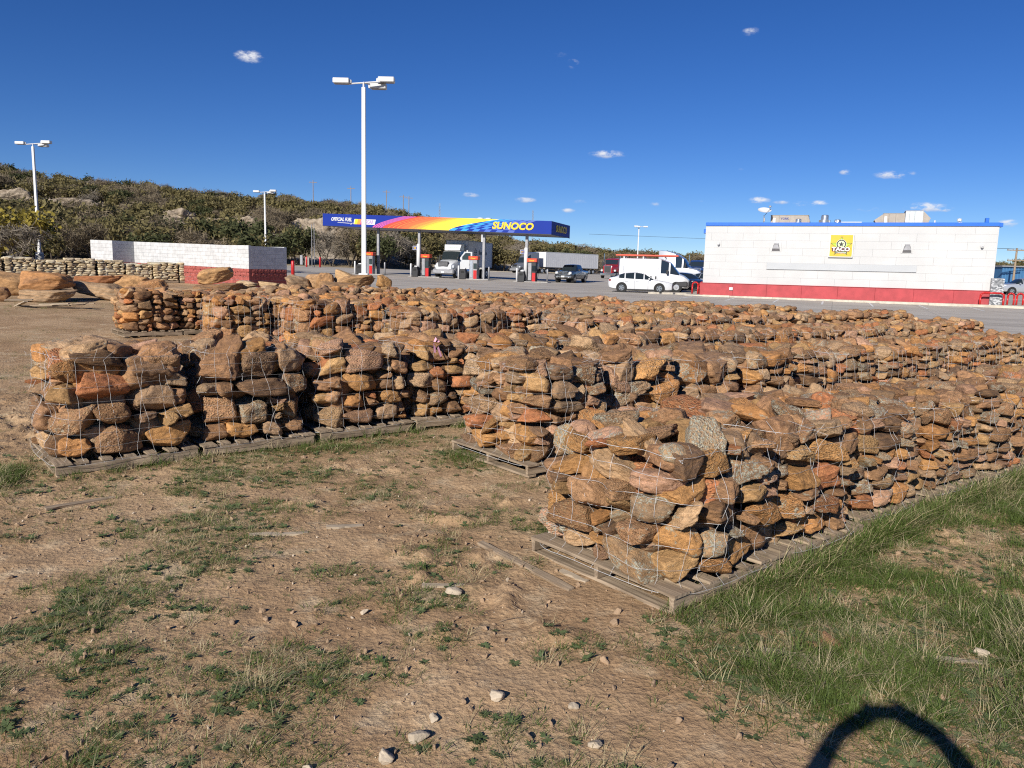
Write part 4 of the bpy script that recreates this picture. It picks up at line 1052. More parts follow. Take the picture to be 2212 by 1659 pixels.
def rooftop():
    z = .60+4.80+.05
    def at(s, back): p = BL+BE*s-BN*back; return (p.x, p.y, z)
    # satellite dish
    d = thing('satellite_dish', at(3.45, 3.0), 'white satellite dish on a mast above the restaurant roof', 'satellite dish', None, BRZ)
    MB().tube((0, 0, 0), (0, 0, .85), .035, .03, 8).box((.04, -.02, .55), (.10, .08, .25), 0, .01).build('mast', M_GREYM, d)
    V = []; F = []; n = 22; rings = 5
    for k in range(rings+1):
        q = k/rings
        for i in range(n): t = 2*math.pi*i/n; V.append((.46*q*math.cos(t), .12*q*q, .40*q*math.sin(t)))
    for k in range(rings):
        for i in range(n): F.append((k*n+i, k*n+(i+1) % n, (k+1)*n+(i+1) % n, (k+1)*n+i))
    Mx = Matrix.Translation((0, -.02, 1.12)) @ Euler((rad(60), 0, rad(195))).to_matrix().to_4x4()
    dm = MB().add(V, F).xf(Mx); dm.build('dish', M_WHITE, d, True)
    MB().path([(.02, -.05, .82), (.18, -.08, 1.02), (.40, -.12, 1.40)], .018, 6).box((.38, -.12, 1.46), (.16, .14, .12), 0, .03).build('feed_arm', M_GREYM, d)
    # packaged units
    def unit(s, back, w, dp, h, lb, txt=None, hood=0):
        u = thing('roof_air_unit', at(s, back), lb, 'air conditioner', 'rooftop air units', BRZ)
        MB().box((0, 0, h/2+.06), (w, dp, h), 0, .015).build('casing', M_BEIGEM, u)
        MB().box((0, 0, h+.07), (w+.04, dp+.04, .03), 0).build('lid', M_BEIGEM, u)
        for x in (-w*.27, w*.02): MB().box((x, -dp/2-.004, h/2+.05), (.012, .008, h*.94)).build('seam', M_DARK, u)
        MB().box((-w*.40, -dp/2-.006, h*.62), (.16, .01, h*.5)).build('label_plate', M_WHITE, u)
        if txt: text('lettering', txt, .2, simple('logo_blue', (.02, .04, .22), .5), u, Matrix.Translation((-w*.12, -dp/2-.012, h*.80)) @ Matrix.Rotation(math.pi/2, 4, 'X'), .002, .006)
        if hood:
            sg = math.copysign(1, hood); MB().prism([(sg*w/2, .10), (sg*w/2, h+.05), (sg*(w/2+abs(hood)), h*.62), (sg*(w/2+abs(hood)*.45), .05)], -dp/2+.02, dp/2-.02).build('intake_hood', M_BEIGEM, u)
        return u
    unit(5.1, 4.6, 2.5, 1.6, .85, 'long beige rooftop air unit beside the satellite dish', 'YORK', .12)
    unit(11.85, 4.6, 1.45, 1.5, .95, 'beige rooftop air unit with a pointed intake hood', None, -.55)
    u = unit(12.95, 4.0, 1.05, 1.3, 1.08, 'pale grey evaporative unit leaning on the hooded roof unit', None, .45); u.children[0].data = u.children[0].data.copy(); u.children[0].data.materials[0] = simple('pale_unit', (.50, .54, .55), .5, .1)
    for (s, back, q, h, lb) in ((5.75, 3.2, .30, .62, 'short steel exhaust fan in front of the long roof unit'), (7.45, 3.2, .37, .88, 'taller flanged steel exhaust fan on the roof'), (8.28, 3.2, .21, .58, 'small round steel roof vent cap')):
        f = thing('exhaust_fan', at(s, back), lb, 'exhaust fan', 'rooftop exhaust fans')
        if h > .6: MB().lathe([(q*.7, 0), (q*.7, h*.35), (q*1.0, h*.38), (q*1.02, h*.60), (q*.66, h*.62), (q*.64, h*.95), (q*.5, h), (0, h)], 22).build('housing', M_STEEL, f, True)
        else: MB().lathe([(q*.8, 0), (q*.8, h*.4), (q, h*.45), (q, h*.86), (q*.8, h*.98), (0, h)], 22).build('housing', M_STEEL, f, True)
        autosmooth(f.children[0])
        MB().box((-q*.5, -q*.9, h*.5), (.14, .06, .2), 0, .01).build('switch_box', M_WHITE, f)
    for (s, h, lb) in ((14.15, .50, 'thin white roof vent pipe'), (15.55, .62, 'white roof vent pipe with a wide cap')):
        f = MB().tube((0, 0, 0), (0, 0, h), .045, .045, 10)
        if h > .55: f.lathe([(.0, .44), (.13, .44), (.13, .60), (0, .62)], 12).tube((.02, 0, .34), (.16, 0, .34), .05, .05, 8)
        o = f.build('vent_pipe', M_WHITE); o.location = at(s, 3.0); tag(o, lb, 'vent pipe', 'roof vent pipes')
    o = MB().box((0, 0, .38), (1.6, .05, .12), 0, .01).build('roof_rail', M_WHITE); o.location = at(9.0, 3.4); o.rotation_euler = (0, 0, BRZ); tag(o, 'low white rail on the restaurant roof beside the vent cap', 'rail')
restaurant()
def wheel(parent, x, y, r, w, side, rim=None, steel=False):
    """side = outward sign along y"""
    o = MB().tube((x, y-w/2*side, r), (x, y+w/2*side, r), r, r*.985, 22).build('wheel', M_BLACK, parent, False)
    autosmooth(o, 40)
    q = MB().tube((x, y+(w/2-.02)*side, r), (x, y+(w/2+.006)*side, r), r*.66, r*.62, 18); q.build('rim', rim or M_CHROME, o)
    if not steel:
        h = MB()
        for k in range(5):
            t = 2*math.pi*(k+.5)/5; c = (x+r*.42*math.cos(t), y+(w/2+.010)*side, r+r*.42*math.sin(t)); h.tube((c[0], c[1]-.004*side, c[2]), (c[0], c[1]+.004*side, c[2]), r*.15, r*.15, 8)
        h.build('rim_opening', M_DARK, o)
    else: MB().tube((x, y+(w/2+.004)*side, r), (x, y+(w/2+.05)*side, r), r*.26, r*.2, 10).build('hub', M_GREYM, o)
    return o
def loft(parent, st, paint, top_glass=(), side_glass=(), crown=.02):
    """st: (x, zb, zbelt, ztop, wb, wt). intervals listed as glass become windows of their own"""
    body = MB(); parts = {}
    def sec(s):
        x, zb, zl, zt, wb, wt = s
        return [(0, zb), (wb*.84, zb), (wb*.97, zb+.06*(zl-zb)+.03), (wb, zb+.45*(zl-zb)), (wb*.985, zb+.8*(zl-zb)), (wb*.955, zl), (wt, zt-.03*(1 if zt-zl > .1 else .3)), (wt*.86, zt), (0, zt+crown)]
    S = [sec(s) for s in st]; n = len(S[0])
    for i in range(len(st)-1):
        for k in range(n-1):
            for sg in (1, -1):
                q = [(st[i][0], sg*S[i][k][0], S[i][k][1]), (st[i][0], sg*S[i][k+1][0], S[i][k+1][1]), (st[i+1][0], sg*S[i+1][k+1][0], S[i+1][k+1][1]), (st[i+1][0], sg*S[i+1][k][0], S[i+1][k][1])]
                if sg < 0: q = q[::-1]
                key = None
                if k == 5 and i in side_glass: key = ('window', i, sg)
                if k >= 6 and i in top_glass: key = ('windscreen', i, 0)
                if k == 5 and i in top_glass and i not in side_glass: key = None
                if key is None: body.quad(*q)
                else: parts.setdefault(key, MB()).quad(*q)
    for i, sg in ((0, 1), (len(st)-1, -1)):
        L = [(st[i][0], p[0], p[1]) for p in S[i]]+[(st[i][0], -p[0], p[1]) for p in S[i][-2:0:-1]]
        body.add(L, [tuple(range(len(L)))[::sg]])
    def weld(o, ang=38):
        bm = bmesh.new(); bm.from_mesh(o.data); bmesh.ops.remove_doubles(bm, verts=bm.verts, dist=.001); bm.to_mesh(o.data); bm.free(); autosmooth(o, ang)
    b = body.build('body', paint, parent); weld(b)
    for (nm, i, sg), m in parts.items(): weld(m.build(nm, M_GLASS, parent), 60)
    return b
def arches(parent, xs, r, w):
    for x in xs:
        for sg in (-1, 1): MB().tube((x, sg*(w-.30), r*1.0), (x, sg*(w+.006), r*1.0), r*1.18, r*1.18, 22).build('wheel_arch', M_BLACK, parent)
def place(name, label, cat, x, y, heading, group=None):
    """heading: world angle of the vehicle's front"""
    return thing(name, (x, y, lz(x, y)), label, cat, group, heading)
SEDAN = [(2.33, .36, .60, .62, .50, .45), (2.24, .22, .68, .71, .74, .66), (1.95, .18, .76, .80, .87, .76), (1.30, .18, .85, .90, .905, .78), (.92, .18, .92, .97, .91, .74), (.28, .18, .95, 1.36, .91, .60), (.20, .18, .955, 1.39, .91, .59), (-.38, .18, .97, 1.455, .91, .58), (-.47, .18, .975, 1.455, .91, .58), (-1.08, .18, .99, 1.40, .905, .58), (-1.16, .18, .99, 1.385, .90, .58), (-1.55, .18, 1.02, 1.25, .89, .60), (-1.92, .20, 1.04, 1.09, .86, .66), (-2.22, .28, 1.00, 1.04, .80, .66), (-2.335, .45, .86, .88, .66, .55)]
def sedan(x, y, hd, label, paint, group='parked cars', wheelsteel=False):
    c = place('sedan', label, 'car', x, y, hd, group)
    loft(c, SEDAN, paint, (4, 10, 11), (4, 6, 8, 10))
    arches(c, (1.36, -1.34), .335, .905)
    for wx in (1.36, -1.34):
        for sg in (-1, 1): wheel(c, wx, sg*.815, .33, .21, sg)
    for sg in (-1, 1):
        MB().add([(2.20, sg*.70, .70), (2.30, sg*.52, .60), (2.14, sg*.80, .60), (1.80, sg*.875, .77), (1.92, sg*.80, .795)], [(0, 1, 2), (0, 2, 3), (0, 3, 4)]).build('headlight', M_LAMP, c)
        MB().box((-2.2, sg*.72, .86), (.16, .22, .12), 0, .02).build('tail_light', M_TAIL, c)
        MB().box((.62, sg*1.0, 1.0), (.12, .18, .13), 0, .03).build('mirror', paint, c)
        for hx in (-.25, -1.02): MB().box((hx, sg*.915, .80), (.2, .03, .035), 0, .01).build('door_handle', paint, c)
        sm = MB()
        for sx in (.55, -.43, -1.2): sm.box((sx, sg*.912, .58), (.010, .008, .62), 0)
        sm.build('door_seam', M_DARK, c)
        MB().box((0, sg*.88, .20), (2.0, .06, .07), 0, .01).build('sill', M_DARK, c)
    MB().box((2.29, 0, .38), (.10, .9, .12), 0, .02).build('grille', M_DARK, c)
    MB().box((2.33, 0, .50), (.02, .34, .12), 0).build('number_plate', M_WHITE, c)
    return c
sedan(9.25, 57.0, rad(-10), 'white four-door sedan parked side-on in front of the white van', M_CARW)
def van():
    v = place('cargo_van', 'tall white cargo van with red ladders on its roof rack', 'van', 10.75, 61.2, rad(-16))
    st = [(2.98, .42, .82, .86, .72, .62), (2.86, .30, .95, 1.0, .90, .76), (2.55, .28, 1.16, 1.22, .99, .84), (2.20, .28, 1.26, 1.36, 1.01, .88), (1.52, .28, 1.36, 2.18, 1.02, .83), (1.40, .28, 1.37, 2.26, 1.02, .83), (.80, .28, 1.38, 2.46, 1.02, .84), (.66, .28, 1.38, 2.48, 1.02, .84), (-2.32, .28, 1.38, 2.50, 1.02, .86), (-2.42, .40, 1.38, 2.46, .98, .82)]
    loft(v, st, M_CARW, (3,), (3, 5), .03)
    arches(v, (2.05, -1.40), .36, 1.01)
    for wx in (2.05, -1.40):
        for sg in (-1, 1): wheel(v, wx, sg*.90, .35, .23, sg, M_STEEL, True)
    for sg in (-1, 1):
        MB().box((2.42, sg*.93, .60), (.9, .18, .42), 0, .05).build('bumper_corner', M_DARK, v)
        MB().add([(2.80, sg*.82, 1.02), (2.93, sg*.62, .90), (2.72, sg*.95, .92), (2.35, sg*.985, 1.15), (2.5, sg*.93, 1.19)], [(0, 1, 2), (0, 2, 3), (0, 3, 4)]).build('headlight', M_LAMP, v)
        MB().box((1.32, sg*1.17, 1.50), (.16, .22, .36), 0, .04).build('mirror', M_DARK, v)
        for hx in (.45, .08): MB().box((hx, sg*1.035, 1.05), (.10, .03, .22), 0, .01).build('door_handle', M_DARK, v)
        sm = MB()
        for sx in (.60, -.95, -2.1): sm.box((sx, sg*1.022, 1.2), (.012, .01, 1.5), 0)
        sm.build('door_seam', M_GREYM, v)
        MB().box((.2, sg*1.025, .42), (2.6, .03, .10), 0, .01).build('side_moulding', M_DARK, v)
    MB().box((2.93, 0, .62), (.20, 1.6, .40), 0, .06).build('bumper', M_DARK, v)
    MB().box((2.98, 0, .85), (.05, .9, .14), 0, .02).build('grille', M_DARK, v)
    rk = MB()
    for x in (1.0, -.6, -2.1):
        rk.box((x, 0, 2.62), (.06, 1.6, .06), 0)
        for sg in (-1, 1): rk.box((x, sg*.72, 2.56), (.10, .08, .16), 0)
    rk.build('roof_rack', M_WHITE, v)
    for i, (yy, z, L) in enumerate(((-.62, 2.74, 4.8), (-.05, 2.72, 4.4))):
        p = BL; l = thing('ladder', v.location, ['long red fibreglass ladder on the outer side of the van roof', 'second red ladder lying along the middle of the van roof'][i], 'ladder', 'ladders on the van', v.rotation_euler.z)
        for sg in (-1, 1): MB().box((-.35, yy+sg*.2, z), (L, .05, .11), 0, .01).build('rail', simple('ladder_red_%d%d' % (i, sg), (.66, .10, .05), .5), l)
        for k in range(int(L/.3)): MB().tube((-.35-L/2+.15+k*.3, yy-.19, z), (-.35-L/2+.15+k*.3, yy+.19, z), .018, .018, 6).build('rung', M_STEEL, l)
van()
# other cars glimpsed between the van and the building
sedan(14.6, 66.5, rad(-62), 'black sedan nosed in behind the white van front', M_CARK)
sedan(17.4, 69.5, rad(-62), 'silver sedan beside the black one, mostly behind the building', M_CARS)
def pickup(x, y, hd, label):
    c = place('pickup_truck', label, 'pickup', x, y, hd)
    st = [(2.86, .50, .86, .90, .78, .70), (2.76, .40, 1.02, 1.08, .92, .80), (2.3, .36, 1.10, 1.17, .985, .84), (1.55, .36, 1.14, 1.22, 1.0, .84), (1.20, .36, 1.18, 1.26, 1.0, .80), (.55, .36, 1.20, 1.80, 1.0, .70), (.46, .36, 1.20, 1.83, 1.0, .70), (-.30, .36, 1.21, 1.88, 1.0, .70), (-.38, .36, 1.21, 1.88, 1.0, .70), (-.92, .36, 1.22, 1.84, 1.0, .70), (-1.06, .36, 1.22, 1.30, 1.0, .86), (-2.70, .40, 1.22, 1.26, 1.0, .92), (-2.82, .50, 1.20, 1.24, .96, .90)]
    loft(c, st, M_CARG, (4, 9), (4, 6, 8))
    arches(c, (1.92, -1.68), .42, .985)
    for wx in (1.92, -1.68):
        for sg in (-1, 1): wheel(c, wx, sg*.87, .40, .26, sg)
    g = MB().box((2.85, 0, .98), (.10, .98, .32), 0, .03).build('grille', M_DARK, c)
    MB().box((2.905, 0, .98), (.03, .07, .34), 0).box((2.905, 0, .98), (.025, .96, .05), 0).box((2.905, 0, 1.14), (.03, 1.0, .04)).box((2.905, 0, .82), (.03, 1.0, .04)).build('grille_bars', M_CHROME, g)
    MB().box((2.90, 0, .62), (.16, 1.80, .20), 0, .04).build('bumper', M_CHROME, c)
    MB().box((2.99, 0, .62), (.02, .36, .16), 0).build('number_plate', M_WHITE, c)
    for sg in (-1, 1):
        MB().box((2.78, sg*.72, .98), (.16, .30, .26), 0, .05).build('headlight', M_LAMP, c)
        MB().box((.95, sg*1.13, 1.30), (.12, .22, .2), 0, .04).build('mirror', M_DARK, c)
        MB().box((2.95, sg*.62, .56), (.08, .16, .10), 0, .03).build('fog_light', M_LAMP, c)
    bed = MB().box((-1.9, 0, 1.245), (1.5, 1.6, .012)); bed.build('bed_cover', M_BLACK, c)
    return c
pickup(6.0, 82.0, rad(-112), 'dark grey pickup truck with chrome grille driving toward the stones')
def tractor_wheels(c, xs, r=.50, w=2.35, dual=(), rim=M_STEEL):
    for x in xs:
        for sg in (-1, 1):
            wheel(c, x, sg*(w/2-.18), r, .30, sg, rim, True)
def box_truck():
    hd = math.atan2(-.945, -.327)      # nose toward the camera, slightly left
    c = place('box_truck', 'white box truck with its driver door open at the fuel pumps', 'truck', -5.55, 84.7, hd)
    # local x forward; cab 0..6 in front of the box
    st = [(5.55, .72, 1.05, 1.10, .62, .52), (5.46, .60, 1.28, 1.34, .86, .68), (5.2, .60, 1.46, 1.55, 1.0, .78), (4.5, .75, 1.62, 1.74, 1.02, .84), (3.95, .80, 1.70, 1.86, 1.05, .92), (3.35, .70, 1.74, 2.74, 1.14, .96), (3.22, .70, 1.74, 2.80, 1.14, .98), (2.35, .70, 1.74, 2.86, 1.15, 1.02), (2.15, .75, 1.74, 2.84, 1.14, 1.02)]
    loft(c, st, M_CARW, (4,), (4, 6), .03)
    MB().box((5.35, 0, .66), (.50, 2.34, .50), 0, .10).build('bumper', M_GREYM, c)
    MB().box((5.62, 0, .58), (.02, .34, .18), 0).build('number_plate', M_WHITE, c)
    g = MB().box((5.44, 0, 1.22), (.20, 1.16, .90), 0, .06).build('grille', M_DARK, c)
    gb = MB()
    for k in range(7): gb.box((5.55, 0, .86+k*.12), (.02, 1.0, .025), 0)
    gb.build('grille_bars', M_GREYM, g)
    for sg in (-1, 1):
        MB().box((5.12, sg*.92, 1.16), (.34, .34, .30), 0, .06).build('headlight', M_LAMP, c)
        MB().box((4.62, sg*1.12, .85), (1.0, .12, .35), 0, .05).build('wheel_guard', M_GREYM, c)
        MB().box((3.35, sg*1.36, 2.0), (.12, .14, .75), 0, .03).tube((3.35, sg*1.05, 2.3), (3.35, sg*1.36, 2.3), .025, .025, 6).build('mirror', M_DARK, c)
        MB().tube((4.4, sg*1.0, 1.75), (4.4, sg*1.12, 2.0), .02, .02, 6).box((4.4, sg*1.13, 2.06), (.10, .18, .2), 0, .04).build('hood_mirror', M_DARK, c)
    MB().box((3.55, 0, .5), (.4, 1.9, .3)).box((0, 0, .72), (9.8, .85, .28)).build('chassis', M_BLACK, c)
    # roof fairing
    f = MB().add([(3.30, -.85, 2.86), (3.30, .85, 2.86), (3.05, -.95, 3.45), (3.05, .95, 3.45), (2.35, -1.0, 2.86), (2.35, 1.0, 2.86), (2.45, -1.0, 3.55), (2.45, 1.0, 3.55)], [(0, 1, 3, 2), (2, 3, 7, 6), (0, 2, 6, 4), (1, 5, 7, 3), (4, 6, 7, 5)]); f.build('roof_fairing', M_CARW, c)
    text('lettering', 'Stericycle', .30, simple('pale_letters', (.52, .62, .55), .5), c, Matrix.Translation((3.195, 0, 3.16)) @ Matrix.Rotation(math.pi/2, 4, 'Z') @ Matrix.Rotation(rad(67), 4, 'X'), .004, .004)
    for k in range(5): MB().box((3.02, -.5+.25*k, 2.92), (.06, .10, .05), 0, .01).build('marker_light', M_ORANGE, c)
    # cargo body
    b = MB().box((-1.6, 0, 2.55), (7.2, 2.5, 2.75), 0, .03).build('cargo_box', M_WHITE, c)
    tr = MB()
    for z in (1.20, 3.90):
        for sg in (-1, 1): tr.box((-1.6, sg*1.262, z), (7.22, .03, .10), 0)
    for x in (1.98, -5.18):
        for sg in (-1, 1): tr.box((x, sg*1.262, 2.55), (.08, .03, 2.7), 0)
    for z in (1.2, 3.90): tr.box((2.012, 0, z), (.03, 2.5, .10), 0)
    tr.build('box_trim', M_GREYM, b)
    ink = simple('grey_letters', (.09, .10, .12), .5)
    text('lettering', 'Stericycle', .62, ink, b, Matrix.Translation((-2.3, 1.285, 2.75)) @ Matrix.Rotation(math.pi, 4, 'Z') @ Matrix.Rotation(math.pi/2, 4, 'X'), .004, .012)
    lg = MB()
    for (dx, dz) in ((0, .36), (0, -.36), (.3, 0), (-.3, 0), (0, 0), (.2, .2), (-.2, -.2), (.2, -.2), (-.2, .2)): lg.box((-.15+dx, 1.283, 2.75+dz), (.15, .012, .15), 0)
    lg.build('emblem', ink, b)
    # open driver door
    d = MB(); hinge = Vector((3.85, 1.16, 0)); ang = rad(70)
    def dl(u, z, t=0.): return (hinge.x-u*math.cos(ang)+t*math.sin(ang), hinge.y+u*math.sin(ang)+t*math.cos(ang), z)
    V = [dl(0, .95), dl(1.25, .95), dl(1.25, 2.72), dl(.45, 2.72), dl(0, 2.1)]; V += [dl(0, .95, .07), dl(1.25, .95, .07), dl(1.25, 2.72, .07), dl(.45, 2.72, .07), dl(0, 2.1, .07)]
    d.add(V, [(4, 3, 2, 1, 0), (5, 6, 7, 8, 9)]+[(i, (i+1) % 5, (i+1) % 5+5, i+5) for i in range(5)]); dd = d.build('door', M_CARW, c)
    for t in (-.012, .082): MB().add([dl(.22, 1.9, t), dl(1.08, 1.9, t), dl(1.08, 2.6, t), dl(.55, 2.6, t), dl(.22, 2.2, t)], [(0, 1, 2, 3, 4) if t > 0 else (4, 3, 2, 1, 0)]).build('door_window', M_GLASS, dd)
    MB().add([dl(.95, 1.25, .085), dl(1.1, 1.25, .085), dl(1.1, 1.5, .085), dl(.95, 1.5, .085)], [(0, 1, 2, 3)]).build('door_handle', M_DARK, dd)
    tractor_wheels(c, (4.55,), .50, 2.35); tractor_wheels(c, (-2.6, -3.75), .50, 2.45)
    MB().tube((1.3, 1.0, .75), (2.9, 1.0, .75), .30, .30, 16).build('fuel_tank', M_STEEL, c)
box_truck()
def sleeper(name, label, x, y, hd, paint, roof=4.0, group='parked truck tractors', detail=True, classic=False):
    c = place(name, label, 'truck', x, y, hd, group)
    if classic:
        st = [(4.3, .75, 1.40, 1.46, .62, .52), (4.2, .62, 1.72, 1.80, .70, .60), (2.6, .62, 1.85, 1.95, .86, .74), (2.3, .7, 1.9, 2.02, 1.05, .92), (2.05, .7, 1.9, 2.72, 1.08, .96), (1.95, .7, 1.9, 2.78, 1.08, .98), (1.0, .7, 1.9, 2.84, 1.08, 1.0), (.85, .7, 1.9, 2.9, 1.15, 1.05), (-.8, .7, 1.9, 2.95, 1.15, 1.05), (-.9, .75, 1.9, 2.9, 1.12, 1.02)]
        loft(c, st, paint, (3,), (5,), .03)
        MB().box((4.28, 0, 1.28), (.12, 1.02, 1.0), 0, .04).build('grille', M_CHROME, c); MB().box((4.35, 0, 1.28), (.02, .86, .84), 0).build('grille_mesh', M_DARK, c)
    else:
        st = [(4.15, .72, 1.05, 1.10, .62, .52), (4.05, .60, 1.30, 1.36, .88, .68), (3.6, .60, 1.52, 1.62, 1.02, .80), (2.9, .75, 1.66, 1.80, 1.05, .90), (2.45, .75, 1.74, 1.92, 1.10, .94), (1.85, .7, 1.78, 2.9, 1.16, .98), (1.70, .7, 1.78, 3.05, 1.16, 1.0), (.85, .7, 1.78, 3.55, 1.17, 1.02), (.70, .7, 1.78, 3.62, 1.18, 1.04), (-.2, .7, 1.78, roof-.12, 1.2, 1.06), (-.35, .7, 1.78, roof-.08, 1.2, 1.06), (-1.25, .7, 1.78, roof, 1.2, 1.08), (-1.38, .75, 1.78, roof-.04, 1.18, 1.06)]
        loft(c, st, paint, (4,), (4, 6), .03)
        MB().box((4.06, 0, 1.15), (.16, 1.1, .85), 0, .05).build('grille', M_DARK, c)
        for sg in (-1, 1): MB().box((-.75, sg*1.19, 2.15), (.5, .03, .55), 0, .01).build('sleeper_window', M_GLASS, c)
    MB().box((4.1, 0, .62), (.42, 2.3, .42), 0, .08).build('bumper', M_CHROME if classic else M_GREYM, c)
    for sg in (-1, 1):
        MB().box((3.75, sg*.98, 1.12), (.34, .3, .28), 0, .06).build('headlight', M_LAMP, c)
        MB().box((2.2, sg*1.36, 2.1), (.12, .14, .7), 0, .03).tube((2.2, sg*1.0, 2.4), (2.2, sg*1.36, 2.4), .025, .025, 6).build('mirror', M_DARK, c)
        MB().tube((.2, sg*1.02, .72), (1.7, sg*1.02, .72), .31, .31, 16).build('fuel_tank', M_STEEL, c)
        if classic: MB().tube((2.0, sg*1.2, .9), (2.0, sg*1.2, 3.6), .07, .07, 8).build('exhaust_stack', M_CHROME, c)
    MB().box((-1.2, 0, .75), (5.4, .85, .26)).build('chassis', M_BLACK, c)
    tractor_wheels(c, (3.15, -2.3, -3.55), .51, 2.4)
    return c
def semi():
    hd = math.atan2(-14.0, -14.4) if False else rad(180+47)
    ax = Vector((math.cos(rad(226)), math.sin(rad(226)), 0))
    p0 = Vector((4.6, 147.5, 0))
    sleeper('semi_tractor', 'dark grey sleeper tractor hitched to the long white trailer', p0.x+ax.x*.2-1.7, p0.y-.3, math.atan2(ax.y, ax.x), M_TRKG, 3.95)
    tx, ty = p0.x-1.7-ax.x*11.0, p0.y-ax.y*11.0
    c = place('semi_trailer', 'long white box trailer parked at the far side of the lot', 'trailer', tx, ty, math.atan2(ax.y, ax.x))
    b = MB().box((0, 0, 2.62), (16.1, 2.55, 2.85), 0, .04).build('trailer_box', M_WHITE, c)
    tr = MB()
    for z in (1.24, 4.02):
        for sg in (-1, 1): tr.box((0, sg*1.285, z), (16.12, .03, .09), 0)
    for x in (8.0, -8.0):
        for sg in (-1, 1): tr.box((x, sg*1.285, 2.62), (.12, .03, 2.8), 0)
    for k in range(26): tr.box((-7.5+.6*k, 1.28, 2.62), (.03, .014, 2.7), 0)
    tr.build('trailer_ribs', simple('trailer_rib', (.62, .63, .64), .5), b)
    MB().box((0, 0, 1.10), (15.8, 1.0, .16)).build('trailer_frame', M_DARK, c)
    for sg in (-1, 1): MB().box((2.2, sg*.8, .62), (.14, .14, 1.2), 0).build('landing_leg', M_GREYM, c)
    tractor_wheels(c, (-5.4, -6.65), .51, 2.45)
semi()
sleeper('semi_tractor', 'red long-nosed truck facing the lot behind the white van', 15.0, 116.5, rad(-112), M_CARR, classic=True)
sleeper('semi_tractor', 'silver high-roof sleeper tractor behind the white van', 20.3, 101.5, rad(-25), M_CARS, 4.0)
sleeper('semi_tractor', 'dark blue truck nose showing beside the restaurant wall', 26.3, 112, rad(-105), M_CARB, classic=True)
def suv():
    c = place('silver_suv', 'silver suv parked beyond the red hoops at the frame edge', 'suv', 51.9, 79.5, rad(176))
    st = [(2.35, .45, .82, .86, .66, .58), (2.22, .32, .95, 1.0, .86, .74), (1.6, .26, 1.02, 1.10, .94, .80), (1.05, .26, 1.08, 1.15, .95, .78), (.40, .26, 1.10, 1.58, .95, .68), (.32, .26, 1.10, 1.62, .95, .68), (-.4, .26, 1.11, 1.72, .95, .67), (-.5, .26, 1.11, 1.72, .95, .67), (-1.3, .26, 1.12, 1.70, .95, .67), (-1.4, .26, 1.12, 1.69, .95, .67), (-2.0, .28, 1.13, 1.60, .93, .68), (-2.25, .34, 1.13, 1.22, .88, .72), (-2.36, .5, 1.0, 1.02, .74, .65)]
    loft(c, st, M_CARS, (3, 10), (3, 5, 7, 9))
    arches(c, (1.42, -1.40), .37, .945)
    for wx in (1.42, -1.40):
        for sg in (-1, 1): wheel(c, wx, sg*.85, .36, .23, sg)
    for sg in (-1, 1):
        MB().box((2.1, sg*.75, .92), (.3, .3, .16), 0, .05).build('headlight', M_LAMP, c); MB().box((.75, sg*1.05, 1.15), (.14, .2, .16), 0, .04).build('mirror', M_CARS, c); MB().box((-.2, sg*.955, .95), (.22, .03, .04), 0, .01).build('door_handle', M_CHROME, c)
suv()
def sheds():
    r = thing('blue_shed', (77, 118, gzf(77, 118)), 'blue corrugated metal shed behind the silver suv', 'shed', None, rad(-6))
    MB().box((0, 0, 1.6), (9, 6, 3.2)).build('walls', simple('blue_sheet', (.05, .16, .32), .5, .2, .1, 2), r)
    rb = MB()
    for k in range(22): rb.box((-4.4+k*.42, -3.02, 1.6), (.12, .05, 3.15), 0)
    rb.build('wall_ribs', simple('blue_rib', (.07, .20, .38), .5, .2), r); MB().box((0, -.1, 3.3), (9.5, 6.6, .18), 0).build('roof', M_GREYM, r)
    MB().box((4.2, -3.06, 1.6), (.5, .06, 3.1)).build('corner_post', M_WHITE, r)
    w = thing('white_shed', (89, 120, gzf(89, 120)), 'white ribbed metal shed at the frame edge past the blue shed', 'shed', None, rad(-6))
    MB().box((0, 0, 1.75), (14, 7, 3.5)).build('walls', M_WHITE, w)
    rb = MB()
    for k in range(30): rb.box((-6.8+k*.46, -3.52, 1.75), (.10, .05, 3.4), 0)
    rb.build('wall_ribs', M_WALLW, w); MB().box((0, 0, 3.6), (14.4, 7.4, .16), 0).build('roof', M_GREYM, w)
    for (x, y, h, lb, s) in ((70.5, 110, 8.0, 'wooden utility pole with two crossarms beyond the sheds', 1), ):
        u = thing('utility_pole', (x, y, gzf(x, y)), lb, 'utility pole')
        MB().tube((0, 0, -.5), (0, 0, h-2.2), .16, .12, 10).build('pole', M_WOOD, u)
        for z, L in ((h-2.5, 3.0), (h-3.9, 2.6)):
            a = MB().box((0, -.12, z), (L, .12, .14), rad(4)).build('crossarm', M_WOOD, u)
            for q in (-.9, -.4, .4, .9): MB().lathe([(0, 0), (.05, .02), (.06, .12), (0, .16)], 8, (q*L/2, -.12, z+.07)).build('insulator', M_GREYM, a)
        wr = MB(); 
        for q in (-1, 0, 1):
            pts = [(q*1.2+(k-10)*6.0, q*.3+(k-10)*1.0, h-2.3-1.6*(1-((k-10)/10.)**2)*0-.004*((10-abs(k-10))*abs(k-10))) for k in range(21)]
            wr.path(pts, .02, 4)
        wr.build('power_lines', M_DARK, u)
sheds()
ROWN = {'A': 'row along the green grass', 'B': 'second row from the green grass', 'C': 'long row tied with the pink ribbon', 'G': 'row just behind the pink ribbon row', 'I': 'second row behind the pink ribbon row', 'J': 'third row behind the pink ribbon row', 'D': 'fourth row behind the pink ribbon row', 'E': 'last row before the parking lot', 'F': 'short row among the big slabs'}
